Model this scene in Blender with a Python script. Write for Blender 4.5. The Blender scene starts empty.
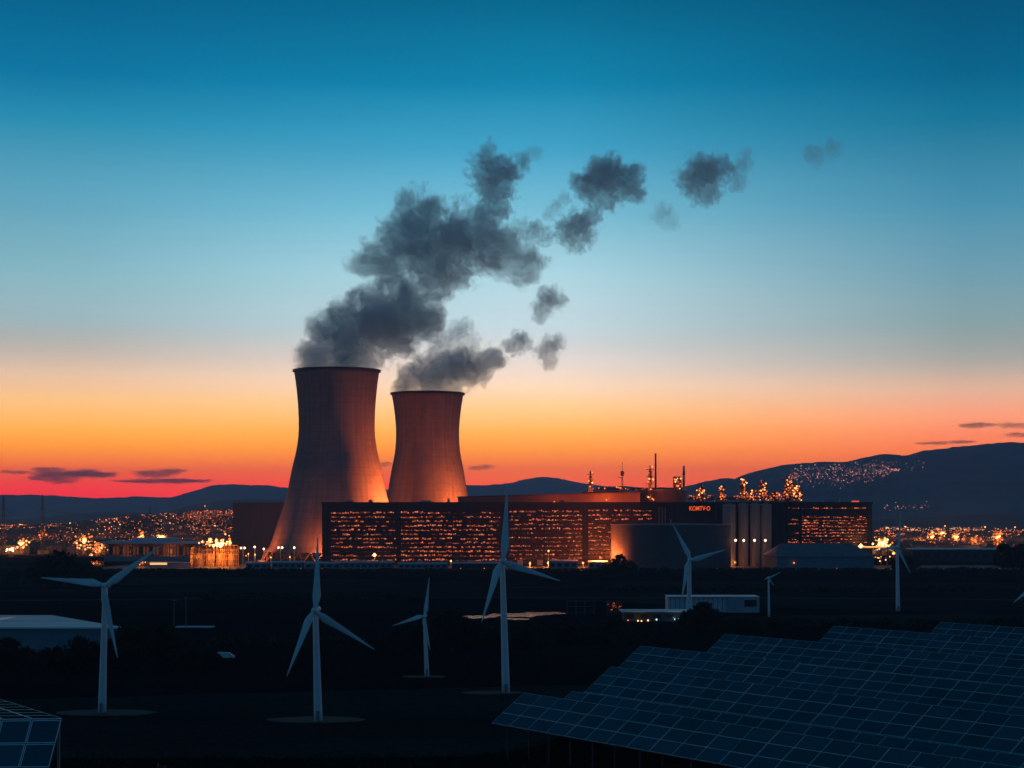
import bpy, math, random
from mathutils import Vector, Matrix, noise as mnoise
random.seed(7)
R = math.radians
scene = bpy.context.scene
C = scene.collection

# ---------------------------------------------------------------- camera
F = 1800.0            # focal length in pixels of the 1024 px wide picture
HZ = 512.0            # image row of the horizon
H = 45.0              # camera height
cam_d = bpy.data.cameras.new('camera')
cam = bpy.data.objects.new('camera', cam_d)
C.objects.link(cam)
cam.location = (0, 0, H)
cam.rotation_euler = (R(90), 0, 0)
cam_d.sensor_width = 36
cam_d.lens = 36 * F / 1024
cam_d.shift_y = (HZ - 384) / 1024
cam_d.clip_start = 0.5
cam_d.clip_end = 90000
scene.camera = cam

# ---------------------------------------------------------------- render / view
scene.view_settings.view_transform = 'Standard'
scene.view_settings.look = 'None'
scene.view_settings.exposure = 0.0
scene.view_settings.gamma = 1
cy = scene.cycles
cy.use_denoising = True
cy.max_bounces = 5
cy.diffuse_bounces = 2
cy.glossy_bounces = 2
cy.transparent_max_bounces = 8
cy.volume_bounces = 4
cy.volume_step_rate = 0.14
cy.volume_max_steps = 512
cy.sample_clamp_indirect = 3.0
cy.use_light_tree = True

# ---------------------------------------------------------------- node helpers
def lin(c):
    return tuple(((v / 255.0) / 12.92 if v / 255.0 <= 0.04045 else ((v / 255.0 + 0.055) / 1.055) ** 2.4) for v in c)

class NT:
    def __init__(s, tree):
        s.t = tree; s.n = tree.nodes; s.l = tree.links
    def new(s, typ, **kw):
        n = s.n.new(typ)
        for k, v in kw.items():
            setattr(n, k, v)
        return n
    def put(s, sock, v):
        if v is None: return
        if isinstance(v, bpy.types.NodeSocket): s.l.new(v, sock)
        else: sock.default_value = v
    def m(s, op, a, b=None, c=None, clamp=False):
        n = s.new('ShaderNodeMath', operation=op, use_clamp=clamp)
        s.put(n.inputs[0], a); s.put(n.inputs[1], b); s.put(n.inputs[2], c)
        return n.outputs[0]
    def v(s, op, a, b=None):
        n = s.new('ShaderNodeVectorMath', operation=op)
        s.put(n.inputs[0], a); s.put(n.inputs[1], b)
        return n.outputs['Value'] if op in ('LENGTH', 'DISTANCE', 'DOT_PRODUCT') else n.outputs[0]
    def mix(s, f, a, b):
        n = s.new('ShaderNodeMix', data_type='RGBA')
        s.put(n.inputs[0], f); s.put(n.inputs[6], a); s.put(n.inputs[7], b)
        return n.outputs[2]
    def ramp(s, f, stops, interp='LINEAR'):
        n = s.new('ShaderNodeValToRGB')
        s.put(n.inputs[0], f)
        e = n.color_ramp.elements
        n.color_ramp.interpolation = interp
        while len(e) < len(stops): e.new(0.5)
        for i, (p, c) in enumerate(stops):
            e[i].position = p
        for i, (p, c) in enumerate(sorted(stops, key=lambda q: q[0])):
            e[i].position = p; e[i].color = (*c, 1)
        return n.outputs[0]
    def noise(s, vec, scale, detail=4, rough=0.55):
        n = s.new('ShaderNodeTexNoise')
        s.put(n.inputs['Vector'], vec); n.inputs['Scale'].default_value = scale
        n.inputs['Detail'].default_value = detail; n.inputs['Roughness'].default_value = rough
        return n.outputs['Fac']

# ---------------------------------------------------------------- world: dusk sky as a function of direction
world = bpy.data.worlds.new('World')
scene.world = world
world.use_nodes = True
w = NT(world.node_tree)
w.n.clear()
tc = w.new('ShaderNodeTexCoord')
sep = w.new('ShaderNodeSeparateXYZ'); w.l.new(tc.outputs['Generated'], sep.inputs[0])
X, Y, Z = sep.outputs
hor = w.m('SQRT', w.m('ADD', w.m('MULTIPLY', X, X), w.m('MULTIPLY', Y, Y)))
tanel = w.m('DIVIDE', Z, w.m('MAXIMUM', hor, 0.001))
u = w.m('DIVIDE', tanel, 0.6, clamp=True)
def yy(y): return max(0.0, (HZ - y) / F / 0.6)
def stops(tab): return [(yy(y), lin(c)) for y, c in tab] + [(0.62, lin(tuple(v * 0.62 for v in tab[-1][1]))), (1.0, lin(tuple(v * 0.42 for v in tab[-1][1])))]
left = stops([(512, (226, 14, 20)), (492, (250, 34, 30)), (483, (254, 56, 30)), (472, (255, 94, 28)), (460, (255, 128, 26)), (448, (255, 150, 30)),
              (430, (255, 172, 66)), (404, (252, 192, 124)), (378, (236, 198, 166)), (352, (200, 192, 182)), (325, (168, 194, 200)),
              (280, (140, 190, 202)), (215, (102, 170, 194)), (130, (38, 142, 178)), (85, (8, 120, 164)), (0, (0, 96, 138))])
mid = stops([(512, (232, 44, 18)), (496, (250, 68, 24)), (482, (255, 92, 28)), (468, (255, 112, 36)), (452, (255, 144, 36)),
             (432, (255, 172, 70)), (408, (255, 198, 132)), (384, (250, 216, 186)), (360, (232, 220, 212)), (330, (200, 218, 224)),
             (280, (170, 208, 218)), (215, (118, 184, 206)), (150, (64, 158, 194)), (85, (14, 132, 172)), (0, (2, 104, 142))])
right = stops([(512, (214, 60, 26)), (480, (238, 88, 34)), (455, (246, 112, 52)), (438, (248, 128, 82)), (418, (248, 154, 112)), (392, (228, 180, 152)),
               (364, (180, 178, 170)), (325, (146, 176, 180)), (280, (118, 168, 186)), (215, (76, 150, 180)), (130, (20, 120, 156)),
               (85, (2, 102, 142)), (0, (0, 80, 118))])
az = w.m('DIVIDE', X, w.m('MAXIMUM', Y, 0.001))
fl = w.m('SMOOTH_MIN', w.m('DIVIDE', w.m('MULTIPLY', az, -1), 0.24, clamp=True), 1.0, 0.1)
fr = w.m('DIVIDE', w.m('SUBTRACT', az, 0.03, clamp=True), 0.22, clamp=True)
sky = w.mix(fl, w.ramp(u, mid), w.ramp(u, left))
sky = w.mix(fr, sky, w.ramp(u, right))
# faint streaky unevenness of the real sky
mp = w.new('ShaderNodeMapping'); w.l.new(tc.outputs['Generated'], mp.inputs[0]); mp.inputs['Scale'].default_value = (3, 3, 26)
nz = w.noise(mp.outputs[0], 2.2, 3, 0.5)
sky = w.mix(1.0, sky, sky)
sc = w.new('ShaderNodeVectorMath', operation='SCALE'); w.l.new(sky, sc.inputs[0])
lowk = w.m('MULTIPLY', w.m('POWER', w.m('MULTIPLY', w.m('SUBTRACT', 0.10, tanel, clamp=True), 10.0), 1.6), 2.3)
ga = w.m('DIVIDE', w.m('ADD', az, 0.045), 0.17); ge = w.m('DIVIDE', w.m('SUBTRACT', tanel, 0.135), 0.085)
glow = w.m('EXPONENT', w.m('MULTIPLY', w.m('ADD', w.m('MULTIPLY', ga, ga), w.m('MULTIPLY', ge, ge)), -1.0))
w.put(sc.inputs['Scale'], w.m('ADD', w.m('ADD', w.m('MULTIPLY_ADD', w.m('SUBTRACT', nz, 0.5), 0.10, 1.06), lowk), w.m('MULTIPLY', glow, 0.30)))
sky = sc.outputs[0]
# the side of the sky away from the afterglow: deep blue
east = w.ramp(u, [(0.0, lin((62, 98, 130))), (0.25, lin((50, 102, 138))), (1.0, lin((14, 62, 92)))])
back = w.m('MULTIPLY_ADD', Y, -1.15, 0.72, clamp=True)
sky = w.mix(back, sky, east)
below = w.m('MULTIPLY', w.m('MULTIPLY', Z, -1), 40, clamp=True)
sky = w.mix(below, sky, (0.004, 0.006, 0.012, 1))
bg = w.new('ShaderNodeBackground'); w.l.new(sky, bg.inputs[0]); bg.inputs[1].default_value = 1.0
wo = w.new('ShaderNodeOutputWorld'); w.l.new(bg.outputs[0], wo.inputs[0])
world.cycles.sampling_method = 'MANUAL'; world.cycles.sample_map_resolution = 512

# the last warm afterglow from beyond the horizon
sd = bpy.data.lights.new('sun', 'SUN'); sd.energy = 0.035; sd.angle = R(20); sd.color = (1, 0.5, 0.28)
so = bpy.data.objects.new('sun', sd); C.objects.link(so)
so.rotation_euler = (R(-86), 0, R(-8))

# ---------------------------------------------------------------- material helpers
def material(name, col, rough=0.8, var=0.25, scale=0.05, metal=0.0, bump=0.0, spec=0.3, stretch=(1, 1, 1), detail=5):
    mt = bpy.data.materials.new(name); mt.use_nodes = True
    t = NT(mt.node_tree); b = t.n['Principled BSDF']
    co = t.new('ShaderNodeTexCoord')
    mp = t.new('ShaderNodeMapping'); t.l.new(co.outputs['Object'], mp.inputs[0]); mp.inputs['Scale'].default_value = stretch
    nf = t.noise(mp.outputs[0], scale, detail, 0.6)
    a = tuple(c * (1 - var) for c in col); d = tuple(min(1, c * (1 + var)) for c in col)
    t.l.new(t.ramp(nf, [(0.3, a), (0.7, d)]), b.inputs['Base Color'])
    b.inputs['Roughness'].default_value = rough; b.inputs['Metallic'].default_value = metal
    b.inputs['Specular IOR Level'].default_value = spec
    if bump:
        bp = t.new('ShaderNodeBump'); bp.inputs['Strength'].default_value = bump; bp.inputs['Distance'].default_value = 1.0
        t.l.new(nf, bp.inputs['Height']); t.l.new(bp.outputs[0], b.inputs['Normal'])
    return mt

def emit(name, col, strength, sample=False):
    mt = bpy.data.materials.new(name); mt.use_nodes = True
    t = NT(mt.node_tree); t.n.clear()
    e = t.new('ShaderNodeEmission'); e.inputs[0].default_value = (*col, 1); e.inputs[1].default_value = strength
    o = t.new('ShaderNodeOutputMaterial'); t.l.new(e.outputs[0], o.inputs[0])
    if not sample: mt.cycles.emission_sampling = 'NONE'
    return mt

def emit_attr(name, strength):
    mt = bpy.data.materials.new(name); mt.use_nodes = True
    t = NT(mt.node_tree); t.n.clear()
    a = t.new('ShaderNodeAttribute', attribute_name='glow')
    e = t.new('ShaderNodeEmission'); t.l.new(a.outputs['Color'], e.inputs[0]); e.inputs[1].default_value = strength
    o = t.new('ShaderNodeOutputMaterial'); t.l.new(e.outputs[0], o.inputs[0])
    mt.cycles.emission_sampling = 'NONE'
    return mt

M = {}
M['white'] = material('turbine_paint', (0.76, 0.82, 0.85), 0.45, 0.06, 0.4)
M['grey_metal'] = material('grey_metal', (0.28, 0.29, 0.31), 0.5, 0.12, 0.8, metal=0.5)
M['dark_metal'] = material('dark_metal', (0.07, 0.07, 0.08), 0.5, 0.2, 0.6, metal=0.4)
M['rack'] = material('steel_rack', (0.16, 0.10, 0.07), 0.7, 0.3, 0.6)
M['gravel'] = material('gravel_pad', (0.06, 0.06, 0.06), 0.95, 0.35, 0.6)
M['facade'] = material('facade_cladding', (0.022, 0.026, 0.042), 0.75, 0.15, 0.05)
M['glazing'] = material('facade_glazing', (0.03, 0.02, 0.025), 0.35, 0.3, 0.12)
M['slab'] = material('floor_slab_edge', (0.035, 0.028, 0.034), 0.7, 0.2, 0.2)
M['tank'] = material('tank_shell', (0.105, 0.095, 0.105), 0.6, 0.2, 0.05, stretch=(1, 1, 0.3))
M['rust'] = material('rust_red_shell', (0.22, 0.11, 0.08), 0.8, 0.25, 0.05)
M['silo'] = material('silo_shell', (0.30, 0.26, 0.27), 0.55, 0.15, 0.15, stretch=(3, 3, 0.2))
M['brown_clad'] = material('brown_cladding', (0.22, 0.15, 0.13), 0.8, 0.12, 0.1, stretch=(4, 4, 0.3))
M['pale_roof'] = material('pale_sheet_roof', (0.72, 0.82, 0.86), 0.5, 0.3, 0.06, stretch=(0.25, 3, 1))
M['pale_wall'] = material('pale_sheet_wall', (0.62, 0.64, 0.70), 0.7, 0.1, 0.3)
M['blue_wall'] = material('blue_grey_wall', (0.15, 0.23, 0.28), 0.7, 0.12, 0.2)
M['conc_wall'] = material('concrete_wall', (0.2, 0.2, 0.2), 0.85, 0.2, 0.2)
M['dark_wall'] = material('dark_wall', (0.04, 0.05, 0.06), 0.8, 0.2, 0.2)
M['asphalt'] = material('asphalt', (0.05, 0.05, 0.052), 0.85, 0.2, 0.2)
M['bark'] = material('bark', (0.05, 0.04, 0.03), 0.95, 0.3, 2)
M['leaf'] = material('foliage', (0.028, 0.036, 0.018), 0.9, 0.5, 0.35, spec=0.1)
M['glass'] = material('dark_window_glass', (0.02, 0.025, 0.03), 0.15, 0.2, 0.5, spec=0.5)
M['fence'] = material('fence_wire', (0.16, 0.17, 0.19), 0.6, 0.2, 2, metal=0.3)
M['frame'] = material('panel_frame', (0.72, 0.80, 0.84), 0.4, 0.1, 2, metal=0.2)
M['lamp_warm'] = emit('lamp_warm', (1.0, 0.42, 0.12), 3.2)
M['lamp_white'] = emit('lamp_white', (1.0, 0.74, 0.42), 6)
M['lamp_orange'] = emit('lamp_orange', (1.0, 0.20, 0.035), 2.0)
M['lamp_red'] = emit('lamp_red', (1.0, 0.12, 0.05), 0.8)
M['lamp_dim'] = emit('lamp_dim', (1.0, 0.17, 0.05), 0.7)
M['lamp_cold'] = emit('lamp_cold', (0.45, 0.8, 1.0), 2.2)
M['lamp_core'] = emit('lamp_core', (1.0, 0.50, 0.14), 7)
M['sign'] = emit('sign_letters', (1.0, 0.12, 0.03), 1.0)
M['window_warm'] = emit('window_warm', (1.0, 0.36, 0.12), 1.0)
M['glow'] = emit_attr('town_lamp', 1.0)
M['glow_win'] = emit_attr('lit_window', 1.0)

# ---------------------------------------------------------------- mesh helpers
def P(px, py, D): return Vector(((px - 512) * D / F, D, H - (py - HZ) * D / F))
def GD(py): return F * H / (py - HZ)          # distance of flat ground at an image row

def tag(o, label=None, cat=None, group=None, kind=None):
    if label: o['label'] = label
    if cat: o['category'] = cat
    if group: o['group'] = group
    if kind: o['kind'] = kind
    return o

def empty(name, loc, label, cat, group=None):
    o = bpy.data.objects.new(name, None); C.objects.link(o); o.location = loc
    o.empty_display_size = 0.5
    return tag(o, label, cat, group)

def origin_of(p):
    v = Vector((0, 0, 0))
    while p is not None:
        v += Vector(p.location); p = p.parent
    return v

class MB:
    def __init__(s): s.v = []; s.f = []; s.mi = []; s.c = []; s.has_c = False
    def face(s, idx, mi=0, c=None):
        s.f.append(idx); s.mi.append(mi); s.c.append(c or (1, 1, 1))
        if c: s.has_c = True
    def quad(s, a, b, c, d, mi=0, col=None):
        n = len(s.v); s.v += [tuple(a), tuple(b), tuple(c), tuple(d)]; s.face((n, n + 1, n + 2, n + 3), mi, col); return s
    def box(s, x0, x1, y0, y1, z0, z1, mi=0, col=None):
        n = len(s.v)
        s.v += [(x0, y0, z0), (x1, y0, z0), (x1, y1, z0), (x0, y1, z0), (x0, y0, z1), (x1, y0, z1), (x1, y1, z1), (x0, y1, z1)]
        for q in ((0, 3, 2, 1), (4, 5, 6, 7), (0, 1, 5, 4), (1, 2, 6, 5), (2, 3, 7, 6), (3, 0, 4, 7)):
            s.face(tuple(n + i for i in q), mi, col)
        return s
    def hexa(s, pts, mi=0):       # 8 points in the order of box()
        n = len(s.v); s.v += [tuple(p) for p in pts]
        for q in ((0, 3, 2, 1), (4, 5, 6, 7), (0, 1, 5, 4), (1, 2, 6, 5), (2, 3, 7, 6), (3, 0, 4, 7)):
            s.face(tuple(n + i for i in q), mi)
        return s
    def tube(s, pts, rads, n=8, mi=0, cap=True, flat=None):
        pts = [Vector(p) for p in pts]
        if not hasattr(rads, '__len__'): rads = [rads] * len(pts)
        base = len(s.v)
        for i, p in enumerate(pts):
            d = (pts[min(i + 1, len(pts) - 1)] - pts[max(i - 1, 0)]).normalized()
            a = d.cross(Vector((0, 0, 1)))
            if a.length < 1e-3: a = Vector((1, 0, 0))
            a.normalize(); b = d.cross(a)
            for k in range(n):
                t = 2 * math.pi * k / n
                s.v.append(tuple(p + (a * math.cos(t) + b * math.sin(t)) * rads[i]))
        for i in range(len(pts) - 1):
            for k in range(n):
                s.face((base + i * n + k, base + i * n + (k + 1) % n, base + (i + 1) * n + (k + 1) % n, base + (i + 1) * n + k), mi)
        if cap:
            s.face(tuple(base + k for k in range(n))[::-1], mi)
            s.face(tuple(base + (len(pts) - 1) * n + k for k in range(n)), mi)
        return s
    def lathe(s, cx, cy, prof, n=48, mi=0, cap_top=False):
        base = len(s.v)
        for r, z in prof:
            for k in range(n):
                t = 2 * math.pi * k / n
                s.v.append((cx + r * math.cos(t), cy + r * math.sin(t), z))
        for i in range(len(prof) - 1):
            for k in range(n):
                s.face((base + i * n + k, base + i * n + (k + 1) % n, base + (i + 1) * n + (k + 1) % n, base + (i + 1) * n + k), mi)
        if cap_top: s.face(tuple(base + (len(prof) - 1) * n + k for k in range(n)), mi)
        return s
    def octa(s, p, r, mi=0, col=None):
        x, y, z = p; n = len(s.v)
        s.v += [(x - r, y, z), (x + r, y, z), (x, y - r, z), (x, y + r, z), (x, y, z - r), (x, y, z + r)]
        for q in ((0, 2, 5), (2, 1, 5), (1, 3, 5), (3, 0, 5), (2, 0, 4), (1, 2, 4), (3, 1, 4), (0, 3, 4)):
            s.face(tuple(n + i for i in q), mi, col)
        return s
    def build(s, name, mats, parent=None, smooth=False, world_coords=True):
        me = bpy.data.meshes.new(name)
        off = origin_of(parent) if (parent is not None and world_coords) else Vector((0, 0, 0))
        me.from_pydata([(a - off.x, b - off.y, c - off.z) for a, b, c in s.v], [], s.f)
        for m_ in (mats if isinstance(mats, (list, tuple)) else [mats]): me.materials.append(m_)
        me.polygons.foreach_set('material_index', s.mi)
        if smooth: me.polygons.foreach_set('use_smooth', [True] * len(s.f))
        if s.has_c:
            ca = me.color_attributes.new('glow', 'FLOAT_COLOR', 'CORNER')
            buf = []
            for f, c in zip(s.f, s.c):
                buf += [c[0], c[1], c[2], 1.0] * len(f)
            ca.data.foreach_set('color', buf)
        me.update()
        o = bpy.data.objects.new(name, me); C.objects.link(o)
        if parent is not None: o.parent = parent
        return o

def move_origin(o, loc):
    """top-level mesh: put its origin at loc"""
    loc = Vector(loc)
    o.data.transform(Matrix.Translation(-loc)); o.location = loc
    return o

def point_light(name, loc, power, col=(1, 0.33, 0.08), radius=2.0, parent=None):
    d = bpy.data.lights.new(name, 'POINT'); d.energy = power; d.color = col; d.shadow_soft_size = radius
    o = bpy.data.objects.new(name, d); C.objects.link(o)
    o.location = Vector(loc) - (origin_of(parent) if parent is not None else Vector((0, 0, 0)))
    if parent is not None: o.parent = parent
    return o

# ---------------------------------------------------------------- terrain
ends = [(-400, 108), (-2, 110), (0.7, 114), (5, 128), (8, 140), (11, 155), (19.5, 170), (31.6, 182), (43.5, 189), (60, 196), (400, 196)]
def lerp_tab(tab, x):
    if x <= tab[0][0]: return tab[0][1]
    for (a, b), (c, d) in zip(tab, tab[1:]):
        if x <= c: return b + (d - b) * (x - a) / (c - a)
    return tab[-1][1]
def sstep(t):
    t = max(0.0, min(1.0, t)); return t * t * (3 - 2 * t)
HILL = 29.9
def ground(x, y):
    d = y - lerp_tab(ends, x) + 1.2 * mnoise.noise(Vector((x * 0.08, y * 0.08, 0)))
    if y > 330 or y < -250: h = 0.0
    else:
        side = max(0.0, abs(x) - 300) * 0.6 + max(0.0, -y - 40)
        h = HILL * (1 - sstep((max(d, side) + 1) / 62.0))
    h += 1.3 * math.exp(-((x + 160) ** 2 + (y - 900) ** 2) / 60000.0)
    # low foothill that carries the lights of the town on the left
    h += 42 * math.exp(-(((x + 560) / 330) ** 2 + ((y - 3700) / 700) ** 2))
    return h

xs = [-9000, -7000, -5500, -4200, -3200, -2500, -1900, -1500] + list(range(-1200, -300, 60)) + list(range(-300, -100, 20)) + list(range(-100, 140, 4)) + list(range(140, 320, 15)) + list(range(320, 1200, 60)) + [1200, 1500, 1900, 2500, 3200, 4200, 5500, 7000, 9000]
ys = [-600, -400, -250] + list(range(-200, 60, 20)) + list(range(60, 270, 4)) + list(range(270, 420, 15)) + list(range(420, 1000, 60)) + list(range(1000, 2600, 100)) + list(range(2600, 5200, 120)) + [5300, 5800, 6500, 7500, 9000, 11000, 13500, 16000]
g = MB()
for y in ys:
    for x in xs: g.v.append((x, y, ground(x, y)))
nx = len(xs)
for j in range(len(ys) - 1):
    for i in range(nx - 1):
        g.face((j * nx + i, j * nx + i + 1, (j + 1) * nx + i + 1, (j + 1) * nx + i))
gm = bpy.data.materials.new('ground_fields'); gm.use_nodes = True
t = NT(gm.node_tree); b = t.n['Principled BSDF']
co = t.new('ShaderNodeTexCoord')
mp = t.new('ShaderNodeMapping'); t.l.new(co.outputs['Object'], mp.inputs[0]); mp.inputs['Scale'].default_value = (0.4, 1, 1); mp.inputs['Rotation'].default_value = (0, 0, 0.15)
n1 = t.noise(mp.outputs[0], 0.012, 6, 0.6)
n2 = t.noise(co.outputs['Object'], 0.35, 5, 0.65)
vor = t.new('ShaderNodeTexVoronoi'); t.l.new(mp.outputs[0], vor.inputs['Vector']); vor.inputs['Scale'].default_value = 0.006
vc = t.new('ShaderNodeSeparateColor'); t.l.new(vor.outputs['Color'], vc.inputs[0])
f1 = t.m('ADD', t.m('MULTIPLY', n1, 0.6), t.m('MULTIPLY', vc.outputs[0], 0.4))
col = t.ramp(f1, [(0.28, (0.010, 0.010, 0.011)), (0.5, (0.022, 0.020, 0.020)), (0.72, (0.055, 0.050, 0.047))])
col = t.mix(t.ramp(n2, [(0.35, (0, 0, 0)), (0.7, (1, 1, 1))]), col, t.mix(0.5, col, (0.006, 0.009, 0.004, 1)))
t.l.new(col, b.inputs['Base Color']); b.inputs['Roughness'].default_value = 1.0; b.inputs['Specular IOR Level'].default_value = 0.0
bp = t.new('ShaderNodeBump'); bp.inputs['Strength'].default_value = 0.6; bp.inputs['Distance'].default_value = 0.5
t.l.new(n2, bp.inputs['Height']); t.l.new(bp.outputs[0], b.inputs['Normal'])
tag(g.build('ground', gm, smooth=True), kind='structure')

def mountains(name, ridge, Dr, D0, D1, mat, seed, amp, x0, x1, n=260, rows=44):
    """ridge: image (px,py) points of the skyline seen at distance Dr"""
    tab = [((px - 512) * Dr / F, H - (py - HZ) * Dr / F) for px, py in ridge]
    mb = MB()
    def hz(x, y):
        z = lerp_tab(tab, x)
        if y <= Dr: k = sstep((y - D0) / (Dr - D0)) ** 0.9
        else: k = 1 - sstep((y - Dr) / (D1 - Dr))
        sp = mnoise.fractal(Vector((x / 900 + seed, y / 1400, seed)), 0.9, 2.1, 6)
        fine = mnoise.fractal(Vector((x / 240 + seed, y / 900, seed)), 0.7, 2.1, 6)
        return max(-6, z * k * (1 + 0.30 * sp * (1 - k)) + amp * fine * k - 6 * (1 - k))
    yl = [D0 + (Dr - D0) * j / (rows * 0.7) for j in range(int(rows * 0.7) + 1)]
    yl += [Dr + (D1 - Dr) * (j + 1) / 8 for j in range(8)]
    for y in yl:
        for i in range(n + 1):
            x = x0 + (x1 - x0) * i / n
            mb.v.append((x, y, hz(x, y)))
    for j in range(len(yl) - 1):
        for i in range(n):
            mb.face((j * (n + 1) + i, j * (n + 1) + i + 1, (j + 1) * (n + 1) + i + 1, (j + 1) * (n + 1) + i))
    tag(mb.build(name, mat, smooth=True), kind='structure')
    return hz

mm = material('mountain_slopes', (0.17, 0.215, 0.29), 0.95, 0.2, 0.004, bump=0.0, spec=0.05)  # blue of the distance haze is mixed into this base colour
mm2 = material('near_slopes', (0.05, 0.075, 0.11), 0.95, 0.3, 0.004, spec=0.05)  # same haze tint, darker so the foothills read as a nearer layer
mm3 = material('haze_blue_slopes', (0.07, 0.13, 0.19), 0.95, 0.35, 0.003, spec=0.05)  # haze blue in the base colour, between far range and foothills
ridge_far = [(-900, 500), (-300, 494), (-80, 499), (0, 497.5), (14, 496.5), (33, 494.6), (50, 495.8), (76, 496.6), (96, 499), (120, 497), (146, 496.6), (166, 498.5), (180, 498.5), (199, 491.5),
             (216, 486.8), (232, 484.8), (246, 484), (262, 485.4), (285, 486.8), (320, 490), (400, 489), (469, 486), (484, 487.4), (500, 486), (519, 480.2), (532, 479), (544, 477.8), (556, 479.4),
             (566, 481.6), (587, 484.4), (605, 486), (619, 486.6), (650, 489), (700, 494), (900, 500), (1500, 498), (1900, 505)]
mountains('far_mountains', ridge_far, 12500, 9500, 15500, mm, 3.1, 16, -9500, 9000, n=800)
ridge_mid = [(-900, 518), (-80, 519), (0, 519.5), (40, 518), (73, 515.7), (100, 512.5), (123, 511.2), (145, 513), (166, 513.6), (186, 510), (206, 504.5), (225, 500.5), (250, 499), (290, 501), (340, 508), (420, 516), (520, 520), (700, 521)]
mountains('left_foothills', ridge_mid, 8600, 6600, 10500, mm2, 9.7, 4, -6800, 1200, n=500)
ridge_r = [(560, 514), (630, 503), (672, 491), (686, 485.8), (700, 483), (719, 480.8), (736, 480.2), (748, 474.5), (759, 470.2), (772, 467), (786, 465), (801, 463.8), (825, 463), (841, 461.6),
           (858, 458.4), (872, 456.4), (886, 457), (900, 456.4), (912, 453.2), (922, 450.8), (953, 448), (980, 443.8), (1000, 442.3), (1024, 443.4), (1090, 450), (1200, 447), (1400, 470), (1900, 500)]
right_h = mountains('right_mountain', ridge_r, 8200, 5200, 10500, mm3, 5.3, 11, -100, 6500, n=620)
ridge_rl = [(700, 519), (860, 519.5), (880, 519), (930, 516.5), (990, 514.5), (1024, 514), (1200, 512), (1500, 516)]
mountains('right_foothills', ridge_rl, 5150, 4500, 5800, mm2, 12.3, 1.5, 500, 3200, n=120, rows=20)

# ---------------------------------------------------------------- haze over the plain
def haze_box():
    mb = MB().box(-9600, 9400, -640, 16100, -8, 430)
    mt = bpy.data.materials.new('haze_air'); mt.use_nodes = True
    t = NT(mt.node_tree); t.n.clear()
    pv = t.new('ShaderNodeVolumePrincipled'); pv.inputs['Color'].default_value = (0.45, 0.72, 1.0, 1)
    pv.inputs['Density'].default_value = HAZE; pv.inputs['Anisotropy'].default_value = 0.25
    o = t.new('ShaderNodeOutputMaterial'); t.l.new(pv.outputs[0], o.inputs['Volume'])
    ob = mb.build('haze', mt); tag(ob, 'thin blue evening haze over the plain', None, None, 'stuff')
    return ob
HAZE = 7.5e-5
haze_box()

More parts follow.
